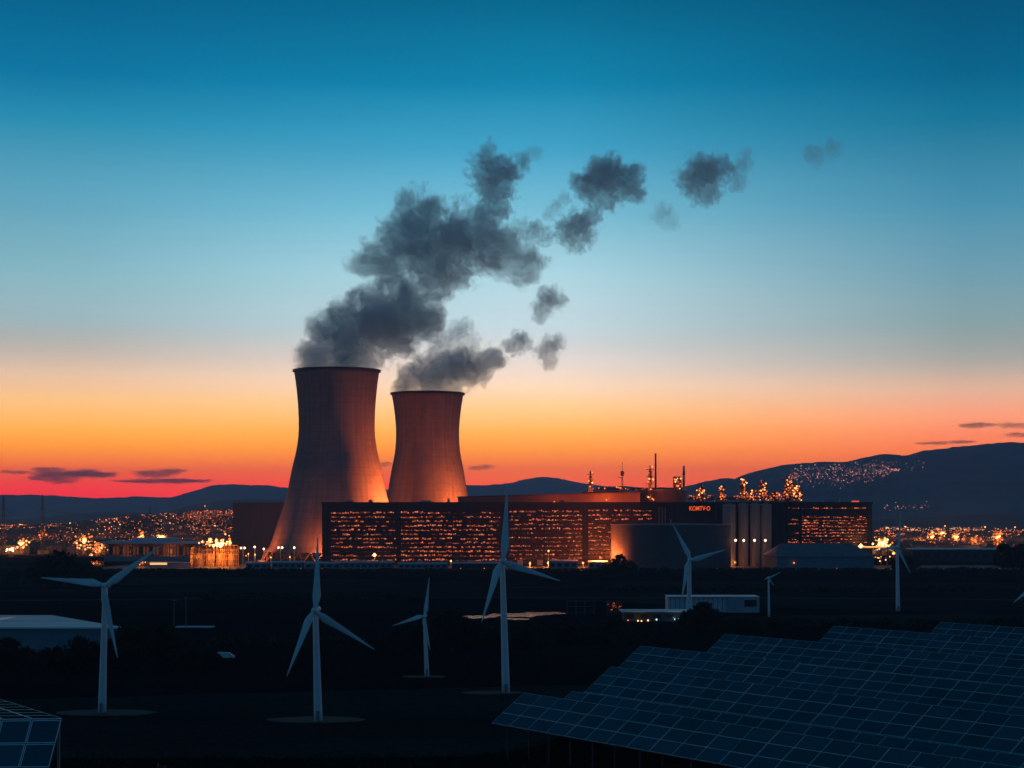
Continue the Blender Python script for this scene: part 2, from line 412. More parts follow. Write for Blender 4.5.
# ---------------------------------------------------------------- cooling towers
def cooling_tower(px, D, prof, label, seed):
    cx = (px - 512) * D / F
    sc_ = D / F
    root = empty('cooling_tower', (cx, D, 0), label, 'cooling tower', 'hyperbolic cooling towers')
    pr = [(hw * sc_, H - (py - HZ) * sc_) for hw, py in prof]
    pr = [p for p in pr if p[1] > 9] ; pr.append((prof[-1][0] * sc_, 9.0))
    pr.sort(key=lambda p: p[1])
    # smooth the profile
    zs = [9 + (pr[-1][1] - 9) * k / 40 for k in range(41)]
    def rad(z):
        for i in range(len(pr) - 1):
            if z <= pr[i + 1][1]:
                a, b_ = pr[i], pr[i + 1]; t_ = (z - a[1]) / max(1e-6, (b_[1] - a[1]))
                p0 = pr[max(0, i - 1)]; p3 = pr[min(len(pr) - 1, i + 2)]
                m0 = (b_[0] - p0[0]) / max(1e-6, b_[1] - p0[1]) * (b_[1] - a[1]); m1 = (p3[0] - a[0]) / max(1e-6, p3[1] - a[1]) * (b_[1] - a[1])
                return (2 * t_**3 - 3 * t_**2 + 1) * a[0] + (t_**3 - 2 * t_**2 + t_) * m0 + (-2 * t_**3 + 3 * t_**2) * b_[0] + (t_**3 - t_**2) * m1
        return pr[-1][0]
    outer = [(rad(z), z) for z in zs]
    top = outer[-1]
    mt = bpy.data.materials.new('tower_concrete'); mt.use_nodes = True
    t = NT(mt.node_tree); b = t.n['Principled BSDF']
    co = t.new('ShaderNodeTexCoord')
    sp = t.new('ShaderNodeSeparateXYZ'); t.l.new(co.outputs['Object'], sp.inputs[0])
    ang = t.m('ARCTAN2', sp.outputs[1], sp.outputs[0])
    cmb = t.new('ShaderNodeCombineXYZ'); t.l.new(t.m('MULTIPLY', ang, 14), cmb.inputs[0]); t.l.new(t.m('MULTIPLY', sp.outputs[2], 0.012), cmb.inputs[1])
    streak = t.noise(cmb.outputs[0], 1.0, 6, 0.65)
    blot = t.noise(co.outputs['Object'], 0.05, 5, 0.6)
    lift = t.m('FRACT', t.m('DIVIDE', sp.outputs[2], 6.5))
    line = t.m('LESS_THAN', lift, 0.09)
    vert = t.m('LESS_THAN', t.m('FRACT', t.m('MULTIPLY', ang, 12)), 0.05)
    f_ = t.m('ADD', t.m('MULTIPLY', streak, 0.6), t.m('MULTIPLY', blot, 0.4))
    c = t.ramp(f_, [(0.32, (0.15, 0.125, 0.125)), (0.5, (0.235, 0.20, 0.20)), (0.68, (0.32, 0.275, 0.27))])
    c = t.mix(t.m('MULTIPLY', t.m('MAXIMUM', line, t.m('MULTIPLY', vert, 0.4)), 0.3), c, (0.10, 0.09, 0.09, 1))
    t.l.new(c, b.inputs['Base Color']); b.inputs['Roughness'].default_value = 0.92; b.inputs['Specular IOR Level'].default_value = 0.15
    bp = t.new('ShaderNodeBump'); bp.inputs['Strength'].default_value = 0.5; bp.inputs['Distance'].default_value = 0.4
    t.l.new(t.m('SUBTRACT', blot, t.m('MULTIPLY', t.m('MAXIMUM', line, vert), 0.6)), bp.inputs['Height']); t.l.new(bp.outputs[0], b.inputs['Normal'])
    MB().lathe(cx, D, outer + [(top[0] - 1.2, top[1])] + [(r - 1.2, z) for r, z in reversed(outer)] , 96).build('shell', mt, root, smooth=True)
    MB().lathe(cx, D, [(top[0] + 0.02, top[1] - 1.6), (top[0] + 1.3, top[1] - 1.4), (top[0] + 1.3, top[1] + 0.3), (top[0] - 1.3, top[1] + 0.3), (top[0] - 1.3, top[1] - 1.2)], 96).build('rim', M['dark_metal'], root)
    r0 = outer[0][0]
    for k in range(36):
        a = 2 * math.pi * k / 36
        leg = MB()
        for s_ in (-1, 1):
            a2 = a + s_ * math.pi / 36
            leg.tube([(cx + (r0 + 3) * math.cos(a), D + (r0 + 3) * math.sin(a), 0), (cx + (r0 - 0.6) * math.cos(a2), D + (r0 - 0.6) * math.sin(a2), 9.3)], 0.55, 6)
        leg.build('leg', mt, root)
    MB().lathe(cx, D, [(r0 + 6, 0), (r0 + 6, 1.6), (r0 + 5.4, 1.6), (r0 + 5.4, 0)], 72).build('basin_wall', M['conc_wall'], root)
    return cx, D, top

T1 = cooling_tower(336.8, 1650, [(42.6, 370.4), (40.6, 384), (38.6, 405), (37.9, 423), (38.4, 438), (40.6, 452), (44.6, 469), (50.4, 496.6), (59, 524), (69, 551), (72, 560)],
                   'taller concrete cooling tower on the left, orange lit on its right flank', 1)
T2 = cooling_tower(427.6, 1750, [(36, 393.3), (33.6, 408), (31.8, 425), (31.6, 438), (32.6, 452), (35.8, 469), (40.6, 496.6), (47, 524), (54, 550)],
                   'shorter concrete cooling tower standing behind the long window-lit building', 2)

# ---------------------------------------------------------------- main building
S = 1520 / F
BX0, BX1, BY, BY2 = (322 - 512) * S, (872 - 512) * S, 1520.0, 1572.0
BT = H - (503.6 - HZ) * S
main = empty('power_station_hall', (0, 1520, 0), 'long dark flat-roofed building with rows of small orange windows in front of the cooling towers', 'building')
def bx(px): return (px - 512) * S
def bz(py): return H - (py - HZ) * S
MB().box(BX0, BX1, BY, BY2, 0, BT).build('wall', M['facade'], main)
MB().box(BX0 - 0.8, BX1 + 0.8, BY - 0.8, BY2 + 0.8, BT + 0.003, BT + 1.3).build('roof_edge', material('roof_edge_trim', (0.025, 0.02, 0.022), 0.6), main)
blocks = []   # (px0, px1, rows of py, density)
rowsA = [512.8 + 4.3 * k for k in range(12)]
rowsB = [508.2, 517.2, 520.3, 523.4, 526.6, 529.9, 533.0, 536.2, 539.6, 542.6]
MX = {}
gl = []
for (a, c, top, bot) in ((329.5, 396.8, 510.2, 564), (400.6, 452, 510.2, 564), (452.6, 500.5, 510.2, 564), (509, 544, 508.8, 564), (544.6, 582.4, 508.8, 564), (588.2, 611, 507.8, 564), (611.6, 653, 507.8, 524), (787.6, 799, 506.4, 546), (801.5, 867, 506.4, 546)):
    g_ = MB().box(bx(a), bx(c), BY - 0.35, BY - 0.003, max(1.5, bz(bot)), bz(top)); o = g_.build('glazing', M['glazing'], main)
    sl = MB(); step = 4.3 if c < 700 else 3.1
    py = top + step * 0.9
    while py < bot - 1:
        sl.box(bx(a), bx(c), BY - 0.7, BY - 0.353, bz(py) - 0.35, bz(py) + 0.35); py += step
    sl.build('floor_edge', M['slab'], o)
wins = []
def run(px0, px1, py, dens, h=1.1):
    x = px0
    while x < px1 - 1.2:
        L = random.uniform(4, 22)
        on = random.random() < dens
        if on:
            e = min(px1, x + L)
            q = x
            wob = random.uniform(-0.6, 0.6)
            while q < e - 0.8:
                wd = random.choice((0.9, 1.2, 1.2, 1.7, 2.3))
                if random.random() < 0.86:
                    hh = random.choice((0.8, 1.1, 1.1, 1.5)) * h
                    br = random.choice((0.12, 0.25, 0.45, 0.6, 0.8, 1.0))
                    wins.append((q, min(wd, e - q), py + wob + random.uniform(-0.6, 0.6), hh, br, random.random()))
                q += wd + random.choice((0.35, 0.5, 0.9))
            x = e + random.uniform(0.3, 2)
        else:
            x += random.uniform(3, 12)
for k, py in enumerate(rowsA):
    lowb = 0.18 if k > 6 else 0.0
    run(331, 396.5, py, (0.95 if k == 0 else 0.5 + lowb * 0.6))
    run(401, 452, py, (0.9 if k in (0, 1, 4) else 0.62 + lowb))
    run(453, 500, py, 0.62 + lowb if k not in (6,) else 0.2)
    run(509.5, 544, py - 1.2, (0.95 if k in (0, 4, 8, 9, 10) else 0.6) if k not in (5, 6, 7) else 0.25)
    run(545, 582, py - 1.2, 0.72 + lowb)
    run(588.5, 611, py - 2, 0.85)
    if k < 3: run(612, 652.5, py - 2, 0.9 if k == 0 else 0.55)
for k, py in enumerate(rowsB):
    if k != 1 or True: run(802, 867, py, 0.97 if k < 9 else 0.6, 0.85)
    if k in (0, 2, 3, 6, 8, 9): run(788, 799, py, 0.8, 0.85)
for k, py in enumerate(rowsA):      # dim reddish interiors between the bright ones
    for a, c in ((331, 396.5), (401, 452), (453, 500), (509.5, 544), (545, 582), (588.5, 611)):
        x = a
        while x < c - 1.5:
            wd = random.choice((1.2, 2.0, 3.0))
            if random.random() < (0.45 if k < 7 else 0.7): wins.append((x, min(wd, c - x), py - (1.2 if a > 505 else 0) + random.uniform(-0.3, 1.4), 0.9, random.choice((0.04, 0.07, 0.12)), random.random() * 0.4))
            x += wd + random.uniform(0.3, 1.2)
for py in rowsB:
    x = 802
    while x < 866:
        wins.append((x, 1.6, py + random.uniform(0.3, 1.2), 0.8, random.choice((0.05, 0.09, 0.14)), 0.1)); x += random.uniform(1.8, 2.6)
warm = [(1.0, 0.14, 0.04), (1.0, 0.18, 0.06), (1.0, 0.21, 0.08), (1.0, 0.27, 0.12)]
wins.sort(key=lambda q: -q[1] * q[3])
def wincol(br, r): c = warm[int(r * 3.99)]; return tuple(v * br * 1.05 for v in c)
for q, wd, py, hh, br, r in wins[:100]:
    MB().box(bx(q), bx(q + wd), BY - 0.62, BY - 0.36, bz(py) - hh * S / 2, bz(py) + hh * S / 2, 0, wincol(br, r)).build('lit_window', M['glow_win'], main)
rest = MB()
for q, wd, py, hh, br, r in wins[100:]:
    rest.box(bx(q), bx(q + wd), BY - 0.62, BY - 0.36, bz(py) - hh * S / 2, bz(py) + hh * S / 2, 0, wincol(br, r))
tag(rest.build('lit_window', M['glow_win'], main), kind='stuff')
# cladding joints, doors, pipes and roof plant of the long building
for px in (325.5, 398.6, 505, 585.2, 656, 672, 716, 776, 784, 869.5):
    MB().box(bx(px) - 0.5, bx(px) + 0.5, BY - 0.9, BY - 0.004, 0, BT - 0.5).build('pilaster', M['dark_wall'], main)
for px in (338, 362, 420, 470, 520, 540, 566, 598):
    MB().box(bx(px) - 2.4, bx(px) + 2.4, BY - 0.8, BY - 0.705, 0.1, 4.6).build('door', M['grey_metal'], main)
for px, wd, hh in ((345, 6, 1.6), (368, 3, 2.2), (420, 9, 1.4), (447, 2, 3.0), (560, 4, 1.6), (716, 5, 1.8), (826, 8, 1.5), (842, 2.5, 2.4)):
    MB().box(bx(px), bx(px) + wd, BY + 8, BY + 13, BT + 1.304, BT + 1.3 + hh).build('roof_vent', M['grey_metal'], main)
for k in range(3):
    MB().tube([(bx(659 + k * 3), BY - 1.3, 0), (bx(659 + k * 3), BY - 1.3, BT - 3)], 0.35, 6).build('pipe', M['grey_metal'], main)
MB().tube([(bx(326), BY - 1.4, 7.2), (bx(608), BY - 1.4, 7.2)], 0.4, 6).build('pipe', M['rack'], main)
# red sign on the facade
sg = MB().box(bx(686.6), bx(712.6), BY - 0.5, BY - 0.003, bz(512.2), bz(505.0)).build('sign_board', material('sign_board', (0.03, 0.008, 0.006), 0.6), main)
fc = bpy.data.curves.new('sign_letters', 'FONT'); fc.body = 'KOMTV\u00b7O'; fc.size = 7.4; fc.extrude = 0.15; fc.offset = 0.10; fc.align_x = 'CENTER'; fc.align_y = 'CENTER'
fc.materials.append(M['sign'])
fo = bpy.data.objects.new('sign_letters', fc); C.objects.link(fo); fo.parent = sg
fo_me = bpy.data.meshes.new_from_object(fo); bpy.data.objects.remove(fo)
fo = bpy.data.objects.new('sign_letters', fo_me); C.objects.link(fo); fo.parent = sg
fo.location = (bx(699.6), BY - 0.8 - 1520, bz(508.6)); fo.rotation_euler = (R(90), 0, 0); fo.scale = (0.53, 0.7, 1)
# roof-top lamp
MB().box(bx(853), bx(860), BY + 4, BY + 6, BT + 1.31, BT + 2.5).build('roof_lamp', M['lamp_red'], main)

# ---------------------------------------------------------------- silos with lamps in front of the building
for i, (a, c, top, yv) in enumerate(((722.5, 735.5, 505, 1486), (738.4, 748.4, 504.2, 1490), (750.2, 760.4, 504.2, 1490), (760.9, 771.4, 504.6, 1490))):
    s_ = yv / F; cx = ((a + c) / 2 - 512) * s_; r = (c - a) / 2 * s_; zt = H - (top - HZ) * s_
    lab = ['widest concrete silo beside the round tank', 'slim silo second from the round tank with a lamp beside it', 'slim silo third from the round tank', 'slim silo farthest from the round tank, nearest the window rows'][i]
    root = empty('silo', (cx, yv, 0), lab, 'silo', 'silos in front of the long building')
    MB().lathe(cx, yv, [(r, 0), (r, zt)], 28).build('shell', M['silo'], root, smooth=True)
    MB().lathe(cx, yv, [(r + 0.35, zt - 0.8), (r + 0.35, zt + 0.1), (0.01, zt + 1.6)], 28).build('cap', M['silo'], root)
    for k in range(3):
        MB().tube([(cx - r * 0.6 + r * 0.6 * k, yv - r - 0.5, 0), (cx - r * 0.6 + r * 0.6 * k, yv - r - 0.5, zt - 2)], 0.22, 6).build('pipe', M['grey_metal'], root)
_lamp_me = {}
def lamp_ball(parent, loc, r, mat, name='lamp'):
    key = (mat.name, round(r, 2))
    if key not in _lamp_me:
        _lamp_me[key] = MB().octa((0, 0, 0), r).build('lamp', mat)
        o = _lamp_me[key]
    else:
        o = _lamp_me[key].copy(); C.objects.link(o)
    o.parent = parent; o.location = Vector(loc) - origin_of(parent)
    return o
def lamp_mast(px, py, D, label, mat='lamp_white', power=0, r=0.9, heads=1, group='lamp masts lit around the plant', col=(1, 0.5, 0.2)):
    p = P(px, py, D)
    root = empty('lamp_mast', (p.x, D, ground(p.x, D)), label, 'street lamp', group)
    MB().tube([(p.x, D, ground(p.x, D)), (p.x, D, p.z + 0.4)], [0.3, 0.16], 6).build('pole', M['grey_metal'], root)
    for k in range(heads):
        q = (p.x + (k - (heads - 1) / 2) * 3.2, D - 1.0, p.z)
        MB().box(min(p.x, q[0]) - 0.2, max(p.x, q[0]) + 0.2, D - 1.2, D + 0.1, p.z + r + 0.05, p.z + r + 0.4).build('lamp_arm', M['grey_metal'], root)
        lamp_ball(root, q, r, M[mat], 'lamp_head')
    if power: point_light('lamp_light', (p.x, D - 2.2, p.z), power * 0.14, col, 1.2, root)
    return root
for i, px in enumerate((735.4, 743.5, 754.4, 765.2)):
    lamp_mast(px, 540.4, 1470, ['white lamp beside the round tank, first of the silo lamps', 'white lamp in front of the second silo', 'white lamp in front of the third silo', 'white lamp in front of the silo nearest the window rows'][i],
              'lamp_white', 6000, 1.05, 1, 'white lamps in front of the silos', (1, 0.42, 0.14))

# ---------------------------------------------------------------- round tank in front
def round_tank(px0, px1, top, D, label, mat, name='storage_tank', zbase=0.0, dome=1.0, rail=True):
    s_ = D / F; cx = ((px0 + px1) / 2 - 512) * s_; r = (px1 - px0) / 2 * s_; zt = H - (top - HZ) * s_
    root = empty(name, (cx, D, zbase), label, 'tank')
    prof = [(r, zbase)]
    hgt = zt - zbase; nb = max(2, int(hgt / 3))
    for k in range(nb):
        z = zbase + hgt * (k + 1) / nb
        prof += [(r, z - 0.16), (r + 0.06, z - 0.12), (r + 0.06, z)]
    MB().lathe(cx, D, prof, 96).build('shell', mat, root, smooth=False)
    MB().lathe(cx, D, [(r + 0.55, zt - 0.5), (r + 0.55, zt + 0.25), (r - 0.3, zt + 0.25)], 96).build('rim', M['grey_metal'], root)
    MB().lathe(cx, D, [(r - 0.3, zt), (r * 0.5, zt + dome * 0.7), (0.05, zt + dome)], 96).build('roof', mat, root, smooth=True)
    if rail:
        lad = MB()
        for k in range(46):
            a = -2.2 + 0.9 * k / 46; z = zbase + hgt * k / 46
            lad.box(cx + (r + 0.2) * math.cos(a) - 0.5, cx + (r + 0.2) * math.cos(a) + 0.5, D + (r + 0.2) * math.sin(a) - 0.9, D + (r + 0.2) * math.sin(a), z, z + 0.14)
        lad.build('stair', M['grey_metal'], root)
        MB().tube([(cx, D, zt + dome), (cx, D, zt + dome + 3)], 0.5, 8).build('vent', M['grey_metal'], root)
    return root
round_tank(611, 730.5, 524.2, 1444, 'wide dark round storage tank in front of the long building', M['tank'])

# tanks, shed and plant behind / above the roof line
round_tank(582, 627, 491.2, 1680, 'rust red tank with a low roof, left one showing above the roof', M['rust'], dome=1.6, rail=False)
round_tank(638, 686, 490.0, 1690, 'rust red tank with a shallow cone roof, right one showing above the roof', M['rust'], dome=2.6, rail=False)
def ridge_shed(name, label, cat, px0, px1, ytop0, ytop1, D, depth, wall, roof):
    s_ = D / F; x0 = (px0 - 512) * s_; x1 = (px1 - 512) * s_; z0 = H - (ytop0 - HZ) * s_; z1 = H - (ytop1 - HZ) * s_
    root = empty(name, ((x0 + x1) / 2, D, 0), label, cat)
    MB().hexa([(x0, D, 0), (x1, D, 0), (x1, D + depth, 0), (x0, D + depth, 0), (x0, D, z0), (x1, D, z1), (x1, D + depth, z1), (x0, D + depth, z0)]).build('wall', wall, root)
    MB().hexa([(x0 - .8, D - .8, z0 + .003), (x1 + .8, D - .8, z1 + .003), (x1 + .8, D + depth + .8, z1 + .003), (x0 - .8, D + depth + .8, z0 + .003), (x0 - .8, D - .8, z0 + 1), (x1 + .8, D - .8, z1 + 1), (x1 + .8, D + depth + .8, z1 + 1), (x0 - .8, D + depth + .8, z0 + 1)]).build('roof', roof, root)
    return root
ridge_shed('machine_hall', 'long low reddish hall with sloping roof behind the long building', 'building', 458, 640, 497.5, 493.0, 1640, 26, M['rust'], material('red_roof', (0.13, 0.06, 0.05), 0.8))

def lattice(mb, x, y, z0, z1, w0, w1, n, r=0.18):
    cs = [(-1, -1), (1, -1), (1, 1), (-1, 1)]
    for k in range(4):
        a = cs[k]
        mb.tube([(x + a[0] * w0, y + a[1] * w0, z0), (x + a[0] * w1, y + a[1] * w1, z1)], r, 4)
    for i in range(n):
        t0, t1 = i / n, (i + 1) / n
        wa, wb = w0 + (w1 - w0) * t0, w0 + (w1 - w0) * t1
        za, zb = z0 + (z1 - z0) * t0, z0 + (z1 - z0) * t1
        for k in range(4):
            a, b_ = cs[k], cs[(k + 1) % 4]
            mb.tube([(x + a[0] * wa, y + a[1] * wa, za), (x + b_[0] * wb, y + b_[1] * wb, zb)], r * 0.7, 3)
            mb.tube([(x + a[0] * wb, y + a[1] * wb, zb), (x + b_[0] * wb, y + b_[1] * wb, zb)], r * 0.7, 3)

def mast(px, ytop, D, label, w=1.2, cat='mast', box_at=None, arm=None, r=0.2, solid=None, bands=False, name='radio_mast'):
    s_ = D / F; x = (px - 512) * s_; zt = H - (ytop - HZ) * s_
    root = empty(name, (x, D, 0), label, cat)
    if solid:
        if bands:
            n = 14
            for k in range(n):
                z0 = zt * 0.3 + zt * 0.7 * k / n; z1 = zt * 0.3 + zt * 0.7 * (k + 1) / n
                MB().lathe(x, D, [(solid, z0), (solid * 0.98, z1)], 12, cap_top=(k == n - 1)).build('band', M['pale_wall'] if k % 2 else M['rust'], root)
            MB().lathe(x, D, [(solid * 1.3, 0), (solid, zt * 0.3)], 12).build('shaft', M['rust'], root)
        else:
            MB().tube([(x, D, 0), (x, D, zt)], [solid * 1.25, solid * 0.8], 12).build('shaft', M['rust'], root)
    else:
        mb = MB(); lattice(mb, x, D, 0, zt * 0.86, w, w * 0.35, 16, r); mb.tube([(x, D, zt * 0.86), (x, D, zt)], 0.22, 6); mb.build('lattice', M['dark_metal'], root)
    if box_at:
        z = H - (box_at - HZ) * s_
        MB().lathe(x, D, [(1.4, z - 2.2), (1.6, z - 1), (1.6, z + 1.6), (1.1, z + 2.4)], 10, cap_top=True).build('antenna_pod', M['dark_metal'], root)
    if arm:
        z = H - (arm - HZ) * s_
        MB().tube([(x, D, z), (x - 5, D, z + 1.2)], 0.25, 5).build('arm', M['dark_metal'], root)
    return root, x, zt
mast(622.3, 462, 1660, 'thin dark lattice mast with an antenna pod between the two red tanks', 1.3, box_at=473.5, arm=478)
r_, x_, z_ = mast(655.6, 453.5, 1705, 'tallest thin chimney above the right red tank', solid=1.0, name='chimney', cat='chimney')
r_, x_, z_ = mast(683.8, 466, 1690, 'banded red and pale chimney at the right end of the red tanks', solid=1.15, bands=True, name='chimney', cat='chimney')

def process_tower(px, ytop, D, label, wd, nlamps, mats=('lamp_orange', 'lamp_orange', 'lamp_warm', 'lamp_dim', 'lamp_red'), base=500, group='lit process towers behind the roof', light=0, lr=0.62):
    s_ = D / F; x = (px - 512) * s_; zt = H - (ytop - HZ) * s_; z0 = H - (base - HZ) * s_
    root = empty('process_tower', (x, D, 0), label, 'refinery tower', group)
    mb = MB(); lattice(mb, x, D, 0, zt * 0.94, wd, wd * 0.6, 14, 0.28); mb.build('lattice', M['rack'], root)
    MB().tube([(x, D, 0), (x, D, zt)], [wd * 0.55, wd * 0.32], 12).build('column', M['rack'], root)
    pl = MB()
    for k in range(5):
        z = z0 + (zt - z0) * (k + 0.4) / 5
        pl.box(x - wd * 1.5, x + wd * 1.5, D - wd * 1.5, D + wd * 1.5, z, z + 0.35)
    pl.build('platform', M['rack'], root)
    for k in range(nlamps):
        t_ = random.random() ** 1.4
        z = z0 + (zt - z0) * t_
        sp = wd * (1.6 - 1.0 * t_)
        lamp_ball(root, (x + random.uniform(-sp, sp), D - wd * 1.6 - 0.5, z), random.choice((0.7, 1.0, 1.4)) * lr, M[random.choice(mats)])
    if light: point_light('lamp_light', (x, D - wd * 2.5, z0 + (zt - z0) * 0.35), light * 0.08, (1, 0.22, 0.05), 1.5, root)
    return root
process_tower(590.5, 471, 1650, 'slender lit rig on the left red tank, dark tip and one bright lamp', 2.2, 14, light=30000)
process_tower(650.2, 465.5, 1660, 'lit rig on the right red tank beside the tallest chimney', 2.4, 18, light=30000)
process_tower(697.5, 489.5, 1640, 'lowest lit rig just right of the banded chimney', 2.2, 12, light=8000)
process_tower(701.6, 483.5, 1655, 'small lit rig above the red sign', 2.4, 14)
process_tower(721.3, 484.5, 1650, 'small bulging lit rig left of the three big lit rigs', 2.8, 20, light=8000)
process_tower(742.8, 478, 1650, 'tall lit rig, first of the three big ones behind the roof', 3.6, 44, light=25000)
process_tower(762.0, 480, 1655, 'tall lit rig, middle of the three big ones behind the roof', 3.6, 40, light=25000)
process_tower(787.5, 476.8, 1650, 'tallest lit rig at the right end of the roof', 4.0, 50, light=30000)
process_tower(795.5, 485, 1645, 'short broad lit rig beside the tallest one at the right end', 4.0, 40, light=15000)
process_tower(751.5, 490, 1640, 'low pipe rig between the first two big lit rigs', 4.6, 30)
process_tower(774, 492, 1640, 'low pipe rig left of the tallest lit rig', 5.0, 30)
# glowing service block on the tank roofs
s_ = 1675 / F
root = empty('service_block', ((677.5 - 512) * s_, 1675, 0), 'small orange lit service block left of the banded chimney', 'building')
x0, x1 = (673.8 - 512) * s_, (681.6 - 512) * s_
MB().box(x0, x1, 1675, 1682, 0, H + (HZ - 476.5) * s_).build('wall', M['rust'], root)
for k in range(14):
    lamp_ball(root, (random.uniform(x0, x1), 1674, H + (HZ - random.uniform(477, 489)) * s_), random.uniform(0.5, 0.9), M[random.choice(('lamp_orange', 'lamp_dim', 'lamp_warm'))])
# pipe rack with lamps along the roof behind the building
def pipe_rack(px0, px1, py, D, label, nl, mats):
    s_ = D / F; x0 = (px0 - 512) * s_; x1 = (px1 - 512) * s_; zt = H - (py - HZ) * s_
    root = empty('pipe_rack', ((x0 + x1) / 2, D, 0), label, 'pipe rack', None)
    for k in range(3): MB().tube([(x0, D + 1.4 * k, zt - 0.8 * k), (x1, D + 1.4 * k, zt - 0.8 * k)], 0.45, 6).build('pipe', M['rack'], root)
    n = max(3, int((x1 - x0) / 8))
    for k in range(n + 1):
        x = x0 + (x1 - x0) * k / n
        MB().box(x - 0.25, x + 0.25, D - 0.6, D + 3.6, 0, zt - 2.2).build('post', M['rack'], root)
    for k in range(nl):
        lamp_ball(root, (random.uniform(x0, x1), D - 1, zt + random.uniform(-1.5, 2.2)), random.choice((0.4, 0.6, 0.8)), M[random.choice(mats)])
pipe_rack(688, 803, 497.5, 1625, 'long lamp-dotted pipe rack below the lit rigs behind the roof', 70, ('lamp_orange', 'lamp_dim', 'lamp_dim'))
pipe_rack(598, 684, 488.0, 1712, 'thin pipe rack with small lamps crossing behind the red tanks', 26, ('lamp_dim', 'lamp_orange'))

# ---------------------------------------------------------------- flood lights of the plant (real lamps)
def floodlight(x, y, z, power, label, col=(1, 0.17, 0.03), r=2.2, group='flood lights at the foot of the plant', aim=None, cone=110):
    root = empty('floodlight', (x, y, 0), label, 'floodlight', group)
    MB().tube([(x, y, 0), (x, y, z - 0.9)], 0.3, 6).build('pole', M['dark_metal'], root)
    MB().octa((x, y, z), 0.85).build('lamp_head', M['lamp_orange'], root)
    if aim is None: point_light('lamp_light', (x, y, z + 1.6), power, col, r, root)
    else:
        d = bpy.data.lights.new('lamp_light', 'SPOT'); d.energy = power; d.color = col; d.shadow_soft_size = r; d.spot_size = R(cone); d.spot_blend = 1.0
        o = bpy.data.objects.new('lamp_light', d); C.objects.link(o); o.parent = root; o.location = (0, 0, z + 1.6)
        o.rotation_euler = (Vector(aim) - Vector((x, y, z + 1.6))).to_track_quat('-Z', 'Y').to_euler()
    return root
floodlight(-84, 1622, 42, 900000, 'orange floodlight behind the long building, between the two cooling towers', r=3, aim=(-128, 1640, 56), cone=140)
floodlight(-112, 1596, 30, 60000, 'orange floodlight behind the long building before the right flank of the taller tower', r=3, aim=(-130, 1620, 40), cone=120)
floodlight(-28, 1692, 42, 420000, 'orange floodlight right of the shorter cooling tower', r=3, aim=(-66, 1722, 56), cone=140)
floodlight(-237, 1604, 6, 120000, 'orange floodlight at the left foot of the taller cooling tower', aim=(-222, 1630, 12), cone=120)
floodlight(-166, 1572, 7, 90000, 'orange floodlight between the taller tower and the end of the long building', aim=(-168, 1590, 14), cone=130)
floodlight(70, 1432, 9, 110000, 'orange floodlight at the left side of the round tank')
floodlight(84, 1495, 7, 30000, 'orange floodlight in the gap between the round tank and the long building')
floodlight(85, 1620, 56, 40000, 'orange floodlight on a high pole lighting the left red tank')
floodlight(128, 1628, 56, 16000, 'orange floodlight on a high pole lighting the right red tank')
floodlight(38, 1618, 54, 12000, 'orange floodlight on a high pole lighting the long low hall')

# lamps round the foot of the taller tower
spots = [(243, 548.0, 'first small lamp pair from the glowing steel frame', 2), (254.8, 547, 'thin lamp in front of the brown hall', 1), (264, 549, 'warm lamp at the right end of the brown hall', 1),
         (280.5, 547.6, 'twin lamp in front of the left foot of the taller tower', 2), (294.4, 547.6, 'bright lamp in front of the middle of the taller tower', 1),
         (248.5, 554, 'low lamp at the foot of the brown hall', 1), (255.2, 554.8, 'low dim lamp by the brown hall', 1), (290, 557, 'low lamp near the railing under the taller tower', 1), (271, 557.5, 'low lamp at the left foot of the taller tower', 1)]
for i, (px, py, lb, hd) in enumerate(spots):
    lamp_mast(px, py, 1540, lb, 'lamp_white' if i < 5 else 'lamp_warm', 9000, 0.95 if i < 5 else 0.7, hd, col=(1, 0.4, 0.12))
lamp_mast(374.6, 555.0, 1490, 'blazing orange lamp in front of the left window block', 'lamp_core', 60000, 1.6, 1, col=(1, 0.3, 0.06))
lamp_mast(349.5, 567.0, 1440, 'small orange lamp low by the sheds below the window block', 'lamp_warm', 3000, 0.8)
for (px, py, pw, lb) in ((451, 561, 9000, 'small warm lamp below the second window block'), (530, 563.5, 60000, 'orange lamp lighting the yard below the third window block'), (548, 563, 60000, 'orange lamp at the left of the blue grey shed'),
                         (583, 563, 30000, 'orange lamp between the two blue grey sheds'), (601, 562, 22000, 'orange lamp beside the small shed near the round tank'), (548.5, 551, 6000, 'high orange lamp in front of the fourth window block'),
                         (735, 562.3, 22000, 'bright low lamp at the right foot of the round tank'), (775, 561, 25000, 'orange lamp between the silos and the pitched hall'), (770.5, 560, 9000, 'second orange lamp beside the pitched hall')):
    lamp_mast(px, py, 1472 if not (590 < px < 740) else 1478, lb, 'lamp_warm', pw, 0.9, 1, col=(1, 0.26, 0.05))

# railing / pipe bridge at the tower foot
def railing(px0, px1, pyt, D, label):
    s_ = D / F; x0 = (px0 - 512) * s_; x1 = (px1 - 512) * s_; zt = H - (pyt - HZ) * s_
    root = empty('pipe_bridge', ((x0 + x1) / 2, D, 0), label, 'pipe bridge', None)
    MB().box(x0, x1, D, D + 2.5, zt - 0.5, zt).build('deck', M['rack'], root)
    MB().tube([(x0, D, zt - 2.6), (x1, D, zt - 2.6)], 0.35, 6).build('pipe', M['rack'], root)
    n = int((x1 - x0) / 7)
    for k in range(n + 1):
        x = x0 + (x1 - x0) * k / n
        MB().tube([(x, D + 0.3, 0), (x, D + 0.3, zt)], 0.25, 5).build('post', M['rack'], root)
railing(296, 321, 554.4, 1550, 'steel pipe bridge in front of the taller tower beside the end of the long building')

